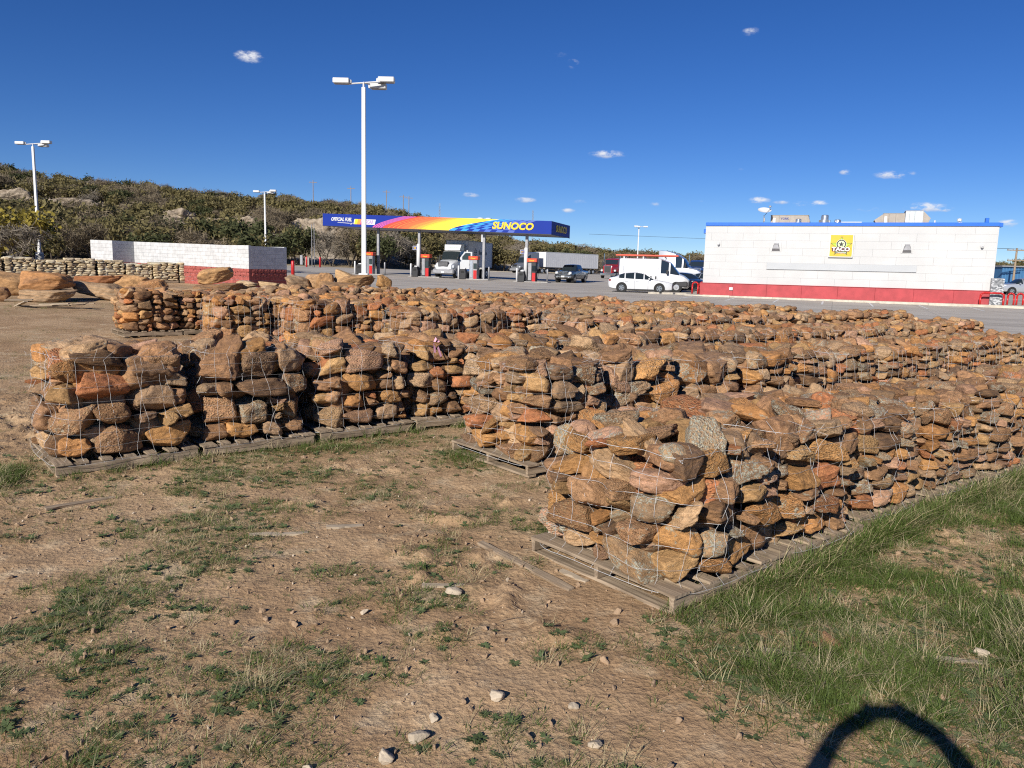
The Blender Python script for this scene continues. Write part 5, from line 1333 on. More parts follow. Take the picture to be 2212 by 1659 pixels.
def build_rows():
    # row: start u, v, step, count; per-stack overrides (H, size, fill)
    spec = {
     'A': dict(u=0, v=0, st=1.10, n=7, H=[.89, .89, .85, .82, .80, .78, .78], sz=[.255, .25, .20, .18, .175, .175, .19]),
     'B': dict(u=1.15, v=2.62, st=1.14, n=11, H=[1.00, .98, .92, .88, .84, .82, .80, .80, .78, .78, .78], sz=[.27, .33, .34, .30, .26, .24, .23, .22, .22, .22, .22]),
     'C': dict(u=-2.29, v=4.9, st=1.20, n=17, H=[1.03, 1.02, 1.0, .98, .94, .92, .90, .88, .86, .84, .82, .80, .79, .77, .77, .76, .76], sz=[.36, .34, .33, .26, .28, .30, .30, .28, .27, .27, .26, .26, .26, .24, .24, .26, .26]),
     'G': dict(u=6.2, v=7.3, st=1.22, n=11, H=[.92, .9, .88, .88, .86, .86, .84, .84, .82, .82, .80], sz=[.30, .28, .3, .27, .25, .25, .25, .24, .24, .24, .24]),
     'I': dict(u=4.2, v=9.7, st=1.22, n=11, H=[.96, .94, .92, .9, .9, .88, .86, .86, .84, .84, .82], sz=[.32, .30, .26, .26, .25, .24, .24, .24, .24, .24, .24]),
     'J': dict(u=3.0, v=12.0, st=1.25, n=11, H=[1.0, .96, .92, .9, .9, .88, .86, .86, .84, .84, .82], sz=[.38, .32, .28, .26, .25, .24, .24, .24, .24, .24, .24]),
     'D': dict(u=2.1, v=14.2, st=1.27, n=10, H=[.96, .98, .92, .9, .88, .86, .85, .85, .85, .85], sz=[.38, .34, .28, .26, .24, .24, .24, .24, .24, .24]),
     'E': dict(u=.75, v=16.4, st=1.27, n=11, H=[1.02, .94, .92, .9, .88, .86, .84, .84, .84, .84, .84], sz=[.29, .22, .2, .2, .2, .21, .21, .21, .22, .22, .22]),
     'F': dict(u=5.0, v=18.8, st=1.3, n=6, H=[.95, .92, .92, .9, .88, .86], sz=[.42, .34, .26, .24, .24, .24]),
    }
    k = 0
    for row, s in spec.items():
        rg = random.Random(ord(row))
        for i in range(s['n']):
            k += 1
            w = s['st']-.13 if i else s['st']-.06
            u = s['u']+i*s['st']+s['st']/2+rg.uniform(-.02, .02); v = s['v']+.61+(rg.uniform(-.06, .06) if i else 0)
            x, y = uv2xy(u, v); near = math.hypot(x, y)
            det = 1 if (row == 'A' and i < 6) or (row == 'B' and i < 4) or (row == 'C' and i < 6) else 0
            lib = ROCK_HI if near < 8.6 else (ROCK_MID if near < 21 else ROCK_LO)
            size = s['sz'][i]; H = s['H'][i]
            a = w/2+.012; b = .595+rg.uniform(-.02, .02)
            rot = ROWANG+rad(rg.gauss(0, 1.5))
            if row == 'C' and i < 3: fill, gap, asp = .98, .014, (.46, .70)
            elif row in 'AB': fill, gap, asp = 1.02, .010, (.40, .66)
            else: fill, gap, asp = 1.0, .008, (.42, .70)
            look = 'large-stoned' if size > .33 else ('small-stoned' if size < .215 else 'medium-stoned')
            lb = f'{look} pallet of wired fieldstone, {ORD[i]} in the {ROWN[row]}'
            if row == 'A' and i == 0: lb = 'rounded pile of big lichen-spotted brown stones wired on a pallet at the grass corner'
            if row == 'C' and i == 0: lb = 'loosely stacked big brown stones wired on a pallet, at the open end of its row'
            if row == 'C' and i == 3: lb = 'pallet of wired brown fieldstone with a pink ribbon tied on its top wire'
            if row == 'E' and i == 0: lb = 'neatly coursed brown stone pallet standing alone before the boulders'
            z = gzf(x, y)
            stone_stack((x, y, z), rot, lb, 'wired pallets of brown fieldstone', a, b, H, size, fill, lib, det, k*3+1, lichen={'A': .36, 'B': .34, 'C': .16, 'G': .2, 'I': .18, 'J': .12, 'D': .12, 'E': .06, 'F': .08}[row]+(.15 if (row, i) in (('A', 0), ('B', 1), ('B', 2)) else 0), wires=near < 19, aspect=asp, gap=gap, bulge=.06 if (row == 'A' and i == 0) else .035, warm=.04 if row in 'DEJ' else 0.)
build_rows()
def ribbon():
    x, y = uv2xy(-2.29+3*1.2+.30, 4.93); z = gzf(x, y)+1.0
    mb = MB(); pts = []
    for k, (dx, dz) in enumerate([(0, 0), (.03, .05), (.07, .02), (.02, -.01)]): pts.append((dx, 0, dz))
    for i in range(3): mb.quad((pts[i][0], -.015, pts[i][2]), (pts[i+1][0], -.012, pts[i+1][2]), (pts[i+1][0], .014, pts[i+1][2]+.02), (pts[i][0], .012, pts[i][2]+.02))
    mb.quad((.0, -.03, 0), (.03, -.028, 0), (.075, -.06, -.15), (.045, -.065, -.155)); mb.quad((0, -.025, 0), (-.028, -.03, .005), (-.035, -.05, -.1), (-.005, -.05, -.11))
    m = simple('pink_ribbon_cloth', (.75, .36, .45), .6, 0, .1, 20)
    o = mb.build('ribbon', m); o.location = (x, y, z); o.rotation_euler = (0, 0, ROWANG); tag(o, 'pink plastic ribbon knotted on the wire of a stone pallet', 'ribbon')
ribbon()
def boulder(x, y, w, d, h, dz, rz, col, label, seed, lib=None, tilt=(0, 0), al=.1):
    lib = lib or ROCK_BLK
    o = bpy.data.objects.new('boulder', lib[seed % len(lib)]); link(o)
    o.location = (x, y, gzf(x, y)+dz+h/2-.04); o.rotation_euler = (rad(tilt[0]), rad(tilt[1]), rz); o.scale = (w, d, h); o.color = (*col, al)
    return tag(o, label, 'boulder', 'loose sandstone boulders')
def yard():
    T = (.42, .26, .14); B = (.25, .15, .09); G = (.33, .245, .165); O = (.40, .215, .11)
    boulder(-16.15, 26.8, 1.75, 1.3, .50, 0, .2, G, 'flat pale brown boulder under a rounded slab beside the scrap wood', 3, tilt=(3, 4))
    boulder(-16.4, 27.1, 1.65, 1.2, .74, .36, .1, O, 'thick ribbed tan slab lying on top of a flatter boulder', 7, tilt=(0, -2))
    boulder(-17.7, 26.3, 1.0, .9, .52, 0, .7, B, 'low dark brown boulder in the grass at the frame edge', 10)
    boulder(-18.9, 29.2, 1.9, 1.2, .95, 0, .4, T, 'big smooth tan boulder behind the low dark one', 13)
    boulder(-15.1, 28.4, 1.95, 1.2, .68, 0, -.1, G, 'broad brown boulder with a dark red slab resting on it', 16, tilt=(2, 6))
    boulder(-15.35, 28.6, 1.7, .9, .42, .52, 0, (.26, .115, .065), 'long dark red slab resting across a broad boulder', 19, tilt=(0, 1))
    boulder(-15.6, 31.6, 1.3, .9, .85, 0, .4, T, 'upright tan boulder half hidden behind the dark red slab', 22)
    boulder(-13.4, 28.6, 1.35, .9, .75, .1, .5, O, 'wedge-shaped orange boulder behind the neat stone pallet', 1, tilt=(0, -14))
    boulder(-12.9, 33.4, 1.55, 1.1, .68, .52, .25, (.47, .29, .15), 'large light orange block perched above the flat slabs', 4, tilt=(4, -10))
    boulder(-11.6, 33.6, .9, .8, .4, .35, .2, (.46, .36, .24), 'small pale block beside the perched orange block', 8, tilt=(0, -8))
    boulder(-10.7, 33.8, .9, .7, .35, .35, .2, (.48, .36, .22), 'small cream-coloured block near the red wall foot', 12)
    # flat slabs spread behind the stone rows
    k = 0
    for (x, y, w, d, h, dz, c) in [(-12.6, 32.6, 2.2, 1.6, .6, 0, B), (-10.6, 32.8, 2.0, 1.5, .5, 0, G), (-11.5, 30.6, 2.3, 1.4, .5, .05, B), (-9.3, 31.0, 2.0, 1.5, .5, .05, O), (-12.6, 28.9, 1.9, 1.2, .45, .1, G), (-10.2, 28.6, 2.2, 1.4, .5, .1, B), (-8.2, 29.0, 1.9, 1.3, .52, .08, T), (-11.4, 26.6, 2.1, 1.2, .55, .15, G), (-9.2, 26.5, 1.9, 1.2, .55, .15, B), (-8.6, 33.0, 1.6, 1.3, .55, 0, G), (-7.3, 31.6, 1.5, 1.2, .55, 0, O), (-6.9, 27.6, 1.6, 1.1, .5, .1, G)]:
        k += 1; boulder(x, y, w, d, h, dz, .3+.35*k, c, f'flat weathered sandstone slab behind the stone rows, {ORD[k-1]} of its group', 30+k*5, tilt=(k % 3-1, 2*(k % 4)-3), al=.3)
    boulder(-9.1, 32.5, 1.3, 1.0, .60, .45, .6, G, 'low grey-brown boulder on the slabs below the wall end', 17, tilt=(3, 9))
    boulder(-8.45, 32.9, 1.1, .8, .62, .52, .1, (.38, .25, .15), 'rounded tan boulder on the slabs beside the red post', 21, tilt=(0, -6))
    boulder(-7.9, 32.2, .78, .7, .85, .38, .2, (.36, .22, .12), 'upright brown boulder between two larger ones by the lot', 25, tilt=(0, 7))
    boulder(-7.0, 32.6, 1.15, .9, .92, .38, -.3, (.42, .29, .17), 'tall tan boulder with a dark shaded side at the lot edge', 28, tilt=(0, 10))
    boulder(-6.4, 28.2, 1.3, 1.0, .62, .45, .4, (.30, .19, .11), 'brown boulder lying on the row end by the tall one', 29, tilt=(0, -5))
    boulder(-5.1, 30.2, .8, .6, .5, .75, .6, (.42, .24, .11), 'pointed orange boulder on the last row by the lamp post', 33, tilt=(0, 24))
    boulder(-6.2, 30.4, 1.5, 1.0, .5, .72, .3, (.36, .23, .13), 'flat orange boulder piled at the lamp post foot', 36, tilt=(0, -8))
    # pale flat limestone on pallets
    for i in range(12):
        x = -26.9+1.36*i*math.cos(ROWANG)+.0; y = 37.0+1.36*i*math.sin(ROWANG)
        lime_stack((x, y, gzf(x, y)), ROWANG+rad(R.gauss(0, 2)), f'pallet of pale flat limestone in front of the white wall, {ORD[i]} along its row', i)
    # scrap wood
    for i, (dx, dy, L, rz, tl, m) in enumerate([(0, 0, 1.6, .1, 2, M_WOOD), (.3, .25, 1.9, -.15, 3, M_WOOD), (-.6, -.2, 1.0, -.7, 12, M_WOODP), (.9, .1, 1.2, .3, 4, M_WOOD), (.5, -.25, .9, .05, 3, M_WOODP), (1.2, -.1, .7, -.4, 5, M_WOOD), (-.9, .2, .8, .25, 2, M_WOOD)]):
        x, y = -14.9+dx, 24.4+dy
        o = bpy.data.objects.new('scrap_plank', board_mesh('scrap_plank', (L, .12, .03), m, i)); link(o); o.location = (x, y, gzf(x, y)+.06+.025*i); o.rotation_euler = (rad(3*i-8), rad(-tl), rz)
        tag(o, ['longest grey plank under the scrap wood pile', 'long dark plank slanting across the scrap wood pile', 'pale plank tilted up at the end of the scrap wood pile', 'weathered plank on the boulder side of the scrap wood', 'short pale plank on top of the scrap wood pile', 'shortest dark plank at the scrap wood end', 'grey plank lying apart beside the scrap wood pile'][i], 'plank', 'scrap planks in the pile')
def lime_stack(loc, rz, label, seed):
    rg = random.Random(seed+900); root = thing('limestone_stack', loc, label, 'stone pallet', 'pallets of pale flat limestone', rz)
    a, b = .64, .58; H = rg.uniform(.92, 1.08); z = .13; hidden = 0
    while z < H:
        hc = rg.uniform(.085, .15)
        for side in range(4):
            L = 2*(a if side % 2 == 0 else b); s = -L/2+rg.uniform(0, .06)
            while s < L/2-.05:
                w = rg.uniform(.2, .46); w = min(w, L/2-s+.03); dep = rg.uniform(.2, .3)
                off = (b if side % 2 == 0 else a)-dep/2+rg.uniform(-.03, .025); t = s+w/2
                x, y = [(t, -off), (off, t), (-t, off), (-off, -t)][side]
                c = rg.choice([(.62, .50, .32), (.55, .43, .26), (.66, .56, .38), (.46, .355, .215), (.58, .445, .27), (.42, .34, .235)]); k = rg.uniform(.85, 1.15)
                child('limestone', LIME_LO[rg.randrange(12)], root, (x, y, z+hc/2), (rad(rg.gauss(0, 2)), rad(rg.gauss(0, 2)), side*math.pi/2+rad(rg.gauss(0, 5))), (w*1.03, dep, hc*1.06), (c[0]*k, c[1]*k, c[2]*k, 1))
                s += w+rg.uniform(0, .03)
        z += hc
    for i in range(3):
        for j in range(3):
            c = rg.choice([(.46, .39, .27), (.52, .46, .34)])
            child('limestone', LIME_LO[rg.randrange(12)], root, (-a*.66+i*a*.66, -b*.66+j*b*.66, H+rg.uniform(-.03, .05)), (rad(rg.gauss(0, 6)), rad(rg.gauss(0, 6)), rg.uniform(0, 6)), (.5, .38, .1), (*c, 1))
            child('limestone', LIME_LO[rg.randrange(12)], root, (-a*.45+i*a*.45, -b*.45+j*b*.45, H*.5), (0, 0, rg.uniform(0, 6)), (.5, .5, .85), (*c, 1))
    for y in (-b+.02, 0, b-.02): child('stringer', board_mesh('stringer', (2*a, .042, .1), M_WOOD, 1), root, (0, y, .06))
    for i in range(5): child('deck_board', board_mesh('deck_board', (2*b, .12, .019), M_WOOD, i % 3), root, (-a+.06+(2*a-.12)*i/4, 0, .1195), (0, 0, math.pi/2))
    return root
yard()
def leafcol(name, a, b, tr=.3):
    t = NT(name); oi = t.n('ShaderNodeObjectInfo'); at = t.n('ShaderNodeAttribute'); at.attribute_name = 'tint'
    f = t.math('ADD', t.math('MULTIPLY', at.outputs['Fac'], .65), t.math('MULTIPLY', oi.outputs['Random'], .35)); c = t.mix(f, a, b); t.col(c).rough(.7, 0, .15)
    tl = t.n('ShaderNodeBsdfTranslucent'); t.l(c, tl.inputs[0]); ms = t.n('ShaderNodeMixShader'); ms.inputs[0].default_value = tr
    t.l(t.b.outputs[0], ms.inputs[1]); t.l(tl.outputs[0], ms.inputs[2]); t.l(ms.outputs[0], t.out.inputs[0]); return t.m
M_LEAF = {'olive': leafcol('olive_leaves', (.125, .108, .045), (.270, .225, .100)), 'green': leafcol('dark_green_leaves', (.050, .060, .026), (.120, .125, .055)), 'brown': leafcol('brown_twigs', (.135, .108, .070), (.27, .215, .145), .1), 'yellow': leafcol('yellow_leaves', (.22, .17, .03), (.42, .34, .07)), 'grey': leafcol('grey_twigs', (.17, .145, .11), (.33, .285, .225), .1)}
M_BARK = simple('grey_bark', (.105, .085, .066), .9, 0, .3, 6, .6)
def tree_geo(kind, seed, h=4.2, w=4.6, nleaf=900, lsz=.16):
    """returns (trunk MB, leaf V, leaf F, tint)"""
    rg = random.Random(seed); tk = MB(); tips = []
    nst = rg.randint(2, 4) if kind != 'green' else rg.randint(1, 2)
    def grow_(p, d, L, r, depth):
        n = 3; q = p
        for i in range(n):
            d = (d+Vector((rg.gauss(0, .22), rg.gauss(0, .22), rg.gauss(.03, .12)))).normalized(); q2 = q+d*L/n
            tk.tube(q, q2, r*(1-.25*i/n), r*(1-.25*(i+1)/n), 5 if depth < 2 else 3, False); q = q2
            if depth >= 1: tips.append((q.copy(), .5*L))
        if depth < 3:
            for _ in range(rg.randint(2, 3) if depth < 2 else 2):
                a = rg.uniform(0, 6.28); nd = (d*.75+Vector((math.cos(a), math.sin(a), rg.uniform(-.1, .5)))*.8).normalized()
                grow_(q, nd, L*rg.uniform(.55, .8), r*.55, depth+1)
    for s in range(nst):
        a = 6.28*s/nst+rg.uniform(-.5, .5); grow_(Vector((rg.gauss(0, .15), rg.gauss(0, .15), -.2)), Vector((math.cos(a)*.6, math.sin(a)*.6, 1)).normalized(), h*.36, .10*h/4, 0)
    # normalise to size
    P = np.array(tk.v); top = P[:, 2].max(); ext = max(np.abs(P[:, 0]).max(), np.abs(P[:, 1]).max())
    sz = .86*h/top; sx = .44*w/ext
    tk.v = [(x*sx, y*sx, z*sz) for x, y, z in tk.v]
    tp = np.array([[t[0].x*sx, t[0].y*sx, t[0].z*sz] for t in tips])
    npr = np.random.default_rng(seed); k = npr.integers(0, len(tp), nleaf)
    sp = .34 if kind != 'green' else .28
    C = tp[k]+npr.normal(0, 1, (nleaf, 3))*np.array([w*.085, w*.085, h*.075])*(1. if kind != 'green' else .9)
    C[:, 2] = np.maximum(C[:, 2], .15+.2*npr.random(nleaf))
    a = npr.normal(size=(nleaf, 3)); a /= np.linalg.norm(a, axis=1)[:, None]; b = npr.normal(size=(nleaf, 3)); b -= (a*b).sum(1)[:, None]*a; b /= np.linalg.norm(b, axis=1)[:, None]
    if kind in ('brown', 'grey'): la, lb = lsz*2.6, lsz*.16
    else: la, lb = lsz*1.2, lsz*.62
    s = npr.uniform(.6, 1.3, nleaf)[:, None]
    V = np.stack([C-a*la*s, C+b*lb*s, C+a*la*s, C-b*lb*s], 1).reshape(-1, 3); F = np.arange(nleaf*4).reshape(-1, 4)
    clump = npr.random(len(tp)); tint = np.repeat(np.clip(.6*clump[k]+.4*npr.random(nleaf), 0, 1), 4)
    return tk, V, F, tint
def crown_mesh(name, V, F, tint, mat):
    me = mesh_np(name, V, F, mat); at = me.attributes.new('tint', 'FLOAT', 'POINT'); at.data.foreach_set('value', tint.astype(np.float32)); return me
KINDS = ['olive', 'brown', 'green', 'olive', 'grey', 'brown', 'olive', 'green', 'brown', 'olive']
def scatter(name, src, pts, rots, scales, idx):
    """one stuff object: instances of src objects on points (geometry nodes)"""
    sc = bpy.data.collections.new(name+'_shapes')
    for o in src: sc.objects.link(o)
    me = bpy.data.meshes.new(name); me.vertices.add(len(pts)); me.vertices.foreach_set('co', np.asarray(pts, np.float32).ravel())
    for nm, arr, ty in (('srot', rots, 'FLOAT_VECTOR'), ('sscl', scales, 'FLOAT_VECTOR'), ('sidx', idx, 'INT')):
        at = me.attributes.new(nm, ty, 'POINT')
        if ty == 'INT': at.data.foreach_set('value', np.asarray(arr, np.int32))
        else: at.data.foreach_set('vector', np.asarray(arr, np.float32).ravel())
    o = bpy.data.objects.new(name, me); link(o)
    ng = bpy.data.node_groups.new(name+'_nodes', 'GeometryNodeTree')
    ng.interface.new_socket('Geometry', in_out='INPUT', socket_type='NodeSocketGeometry'); ng.interface.new_socket('Geometry', in_out='OUTPUT', socket_type='NodeSocketGeometry')
    N = ng.nodes; gi = N.new('NodeGroupInput'); go = N.new('NodeGroupOutput'); ip = N.new('GeometryNodeInstanceOnPoints'); ci = N.new('GeometryNodeCollectionInfo')
    ci.inputs['Collection'].default_value = sc; ci.inputs['Separate Children'].default_value = True; ci.inputs['Reset Children'].default_value = True
    def attr(nm, ty): a = N.new('GeometryNodeInputNamedAttribute'); a.data_type = ty; a.inputs['Name'].default_value = nm; return a.outputs[0]
    L = ng.links; L.new(gi.outputs[0], ip.inputs['Points']); L.new(ci.outputs[0], ip.inputs['Instance']); ip.inputs['Pick Instance'].default_value = True
    L.new(attr('sidx', 'INT'), ip.inputs['Instance Index']); L.new(attr('sscl', 'FLOAT_VECTOR'), ip.inputs['Scale'])
    e2r = N.new('FunctionNodeEulerToRotation'); L.new(attr('srot', 'FLOAT_VECTOR'), e2r.inputs[0]); L.new(e2r.outputs[0], ip.inputs['Rotation'])
    L.new(ip.outputs[0], go.inputs[0])
    md = o.modifiers.new('scatter', 'NODES'); md.node_group = ng; o['kind'] = 'stuff'
    return o
def join_tree(name, tk, V, F, tint, mat):
    """single mesh with two materials for the scattered scrub"""
    me = bpy.data.meshes.new(name); tv = np.array(tk.v); nv = len(tv)
    allv = [tuple(v) for v in tv]+[tuple(v) for v in V]; allf = [tuple(f) for f in tk.f]+[tuple(int(i)+nv for i in f) for f in F]
    me.from_pydata(allv, [], allf); me.materials.append(M_BARK); me.materials.append(mat)
    me.polygons.foreach_set('material_index', np.array([0]*len(tk.f)+[1]*len(F), np.int32))
    at = me.attributes.new('tint', 'FLOAT', 'POINT'); at.data.foreach_set('value', np.concatenate([np.zeros(nv), tint]).astype(np.float32)); me.update(); return me
OUTC = []
def outcrops():
    """pale cut banks on the hillside, found by where the slope reaches their height"""
    m = NT('pale_bank'); p = m.pos(); n = m.noise(p, .9, 7, .7); m.col(m.mix(m.ramp(n, .3, .7), (.20, .155, .11), (.46, .38, .285))); m.rough(.95, 0, .1); m.bump(n, 1., .5)
    lib = [rock_mesh('bank_shape', 5, 980+i, m.m, 1.2, 3.4, 3.) for i in range(4)]
    for i, (az, sl, w, h, lb) in enumerate(((-32.6, .058, 9, 2.6, 'pale cut bank high on the hill above the light pole'), (-29.4, .054, 11, 2.2, 'pale streak of bare rock on the upper hill'), (-23.2, .044, 8, 2.6, 'pale bank in the scrub above the white wall'), (-21.0, .042, 7, 2.0, 'narrow pale bank beside the lone hill tree'), (-19.2, .041, 7, 2.2, 'small pale bank above the wall end'), (-15.0, .038, 8, 3.4, 'large pale crumbling cliff left of the canopy'), (-13.6, .031, 9, 4.0, 'broken pale bank below the canopy corner'), (-.9, .0325, 16, 3.0, 'long pale ridge crest behind the canopy columns'))):
        for d in np.arange(128, 262, 1.0):
            x, y = d*math.sin(rad(az)), d*math.cos(rad(az))
            if (gzf(x, y)-1.95)/d > sl: break
        OUTC.append((az, d, w*.55))
        o = bpy.data.objects.new('rock_outcrop', lib[i % 4]); link(o); o.location = (x, y, gzf(x, y)+h*.25); o.scale = (w*.95, 6, h*1.5); o.rotation_euler = (rad(-18), 0, rad(-az)+.1*(i % 3-1)); tag(o, lb, 'rock outcrop', 'pale banks on the hill')
outcrops()
def woods():
    src = []
    for i, k in enumerate(KINDS):
        tk, V, F, t = tree_geo(k, 40+i, 4.0, 5.0, 900 if k in ('brown', 'grey') else 900, .20)
        o = bpy.data.objects.new('scrub_shape', join_tree('scrub_shape', tk, V, F, t, M_LEAF[k])); src.append(o)
    src.sort(key=lambda o: o.name)
    rg = np.random.default_rng(11); pts = []; idx = []; scl = []
    def bare(x, y): return float(fbm2(x*.030+3, y*.055, 3, 64))
    tries = 0
    while len(pts) < 2600 and tries < 40000:
        tries += 1
        az = rg.uniform(-44, 42); f0 = float(np.interp(az, [-40, -10, 0, 15, 40], [126, 128, 172, 222, 236])); d = f0+(rg.random()**.85)*(150 if az < 3 else 120)
        x, y = d*math.sin(rad(az)), d*math.cos(rad(az))
        if bare(x, y) > .22 and rg.random() < .9: continue
        if any(abs(az-oa)*d*.0175 < ow and -27 < d-od < 4 for oa, od, ow in OUTC): continue
        pts.append((x, y)); z = rg.uniform(.55, 1.4)*(1.15 if d < f0+25 else .92); scl.append((z*rg.uniform(.9, 1.3), z*rg.uniform(.9, 1.3), z))
        c = float(fbm2(x*.04, y*.04, 2, 9))
        opts = [0, 3, 6, 9, 0, 3, 1, 8, 7] if c > .10 else ([1, 5, 8, 4, 0, 3, 6, 2] if c < -.10 else [0, 1, 3, 5, 6, 7, 4, 8, 1]); idx.append(int(rg.choice(opts)))
    P = np.array(pts); Z = gz(P[:, 0], P[:, 1])-.1; n = len(P)
    rot = np.stack([np.zeros(n), np.zeros(n), rg.uniform(0, 6.28, n)], 1)
    o = scatter('scrub_woodland', src, np.column_stack([P, Z]), rot, scl, idx); tag(o, 'mass of olive and brown scrub covering the hillside and far treeline', 'scrub')
    # front trees one can tell apart
    lib = {}
    for i in range(14):
        k = ['olive', 'brown', 'green', 'grey', 'olive', 'brown', 'yellow'][i % 7]
        tk, V, F, t = tree_geo(k, 90+i, 5.0, 5.4, 1500 if k in ('brown', 'grey') else 1300, .19)
        lib.setdefault(k, []).append((mesh_from('trunk', tk.v, tk.f, M_BARK), crown_mesh('crown', V, F, t, M_LEAF[k])))
    WORD = {'olive': 'olive-leaved mesquite tree', 'brown': 'nearly bare brown mesquite tree', 'green': 'dark green juniper tree', 'grey': 'bare grey-branched tree', 'yellow': 'yellow-leaved shrub tree'}
    def tree(kind, x, y, h, w, label, seed, group='trees along the edge of the lot'):
        tm, cm = lib[kind][seed % len(lib[kind])]; z = gzf(x, y)
        r = thing('tree', (x, y, z), label, 'tree', group, seed*1.7)
        child('trunk', tm, r, (0, 0, 0), (0, 0, 0), (w/5.4, w/5.4, h/5.)); child('crown', cm, r, (0, 0, 0), (0, 0, 0), (w/5.4, w/5.4, h/5.))
        return r
    rr = random.Random(5); cnt = {}
    zones = [(-46, -30, 'behind the white wall left part'), (-30, -22, 'above the white wall'), (-22, -15, 'beside the service posts'), (-15, -9, 'behind the first fuel pumps'), (-9, -2, 'behind the box truck'), (-2, 4, 'behind the semi trailer'), (4, 12, 'behind the red truck')]
    for i in range(58):
        az = -44+i*(56/58.)+rr.uniform(-.3, .3); d = float(np.interp(az, [-40, -10, 0, 15], [122, 124, 166, 216]))+rr.uniform(0, 6)
        k = rr.choice(['olive', 'brown', 'brown', 'olive', 'green', 'grey']); h = rr.uniform(4.2, 7.0); w = rr.uniform(5, 8)
        x, y = d*math.sin(rad(az)), d*math.cos(rad(az)); zn = next((q[2] for q in zones if q[0] <= az < q[1]), 'behind the lot')
        cnt[(k, zn)] = cnt.get((k, zn), -1)+1; tree(k, x, y, h, w, f'{ORD[cnt[(k, zn)]]} {WORD[k]} {zn}', i)
    # shrubs near the boulders and enclosure
    tree('yellow', -40.5, 63, 5.2, 6.0, 'yellow-leaved shrub tree around the foot of the light pole', 3, 'shrubs beyond the limestone')
    tree('yellow', -44.5, 64, 3.6, 4.2, 'smaller yellow shrub left of the light pole foot', 4, 'shrubs beyond the limestone')
    tree('grey', -38.5, 60, 3.4, 4.0, 'pale bare shrub beside the light pole foot', 5, 'shrubs beyond the limestone')
    for i in range(9): tree(['brown', 'olive', 'green'][i % 3], -52+i*3.6, 76+3*math.sin(i*2.1), rr.uniform(3.2, 5.0), rr.uniform(4.5, 6.5), f'{ORD[i//3]} {WORD[["brown", "olive", "green"][i % 3]]} between the limestone row and the hill', 40+i, 'shrubs beyond the limestone')
    # poles on the ridge
    for i, (px, hgt) in enumerate(((-15.0, 9.5), (-12.4, 9), (-9.9, 9), (-8.7, 8.5), (-8.3, 8.5))):
        a = rad(px+.5); d = 275; x, y = d*math.sin(a), d*math.cos(a); u = thing('utility_pole', (x, y, gzf(x, y)), f'distant utility pole on the ridge, {ORD[i]} from the white wall side', 'utility pole', 'utility poles on the ridge')
        MB().tube((0, 0, -.5), (0, 0, hgt+2), .17, .12, 6).build('pole', M_WOOD, u); MB().box((0, 0, hgt+1.3), (2.6, .14, .16), .1).build('crossarm', M_WOOD, u)
    for i, (px, hgt) in enumerate(((-5.6, 13), (1.2, 17))):
        a = rad(px); d = 300; x, y = d*math.sin(a), d*math.cos(a); u = thing('radio_mast', (x, y, gzf(x, y)), ['thin pale radio mast on the ridge left of the canopy stripes', 'thin grey radio mast rising behind the canopy roof'][i], 'mast')
        m = MB()
        for q in range(3): t = 2.1*q; m.tube((.4*math.cos(t), .4*math.sin(t), 0), (.25*math.cos(t), .25*math.sin(t), hgt), .06, .05, 4)
        for k in range(int(hgt/1.2)):
            for q in range(3): t = 2.1*q; t2 = 2.1*(q+1); m.tube((.35*math.cos(t), .35*math.sin(t), k*1.2), (.35*math.cos(t2), .35*math.sin(t2), k*1.2+1.2), .035, .035, 3)
        m.build('lattice', M_GREYM, u)
woods()
def blades(seed, n, hh, spread, curl, wdt, mat, flat=0.):
    rg = np.random.default_rng(seed); V = []; F = []; tint = []
    for i in range(n):
        a = rg.uniform(0, 6.283); r = spread*rg.random()**.7; bx, by = r*math.cos(a), r*math.sin(a)
        d = a+rg.normal(0, .8); h = hh*rg.uniform(.45, 1.1); lean = curl*rg.uniform(.3, 1.2)+flat; w = wdt*rg.uniform(.7, 1.2)
        px, py = -math.sin(d), math.cos(d); seg = 3; b = len(V); tn = rg.random()
        for k in range(seg+1):
            t = k/seg; ww = w*(1-t)**.7 if k < seg else 0
            x = bx+math.cos(d)*lean*h*t*t; y = by+math.sin(d)*lean*h*t*t; z = h*t*(1-.35*min(lean, 1.6)*t*.6)-.01
            if k < seg: V += [(x-px*ww, y-py*ww, z), (x+px*ww, y+py*ww, z)]; tint += [tn*.5+.5*t]*2
            else: V.append((x, y, z)); tint.append(1.)
        for k in range(seg-1): F.append((b+2*k, b+2*k+1, b+2*k+3, b+2*k+2))
        F.append((b+2*seg-2, b+2*seg-1, b+2*seg))
    me = mesh_from('grass_tuft', V, F, mat); at = me.attributes.new('tint', 'FLOAT', 'POINT'); at.data.foreach_set('value', np.array(tint, np.float32)); return me
def rosette(seed, n, L, wd, mat):
    rg = np.random.default_rng(seed); V = []; F = []; tint = []
    for i in range(n):
        a = 6.283*i/n+rg.normal(0, .25); l = L*rg.uniform(.6, 1.1); up = rg.uniform(.15, .6); b = len(V); tn = rg.random()
        for t, w in ((.1, .25), (.4, 1.), (.75, .8), (1., .05)):
            x, y = math.cos(a)*l*t, math.sin(a)*l*t; z = .006+l*up*t*(1-.55*t); px, py = -math.sin(a)*wd*w, math.cos(a)*wd*w
            V += [(x-px, y-py, z), (x+px, y+py, z)]; tint += [tn]*2
        for k in range(3): F.append((b+2*k, b+2*k+1, b+2*k+3, b+2*k+2))
    me = mesh_from('weed', V, F, mat); at = me.attributes.new('tint', 'FLOAT', 'POINT'); at.data.foreach_set('value', np.array(tint, np.float32)); return me
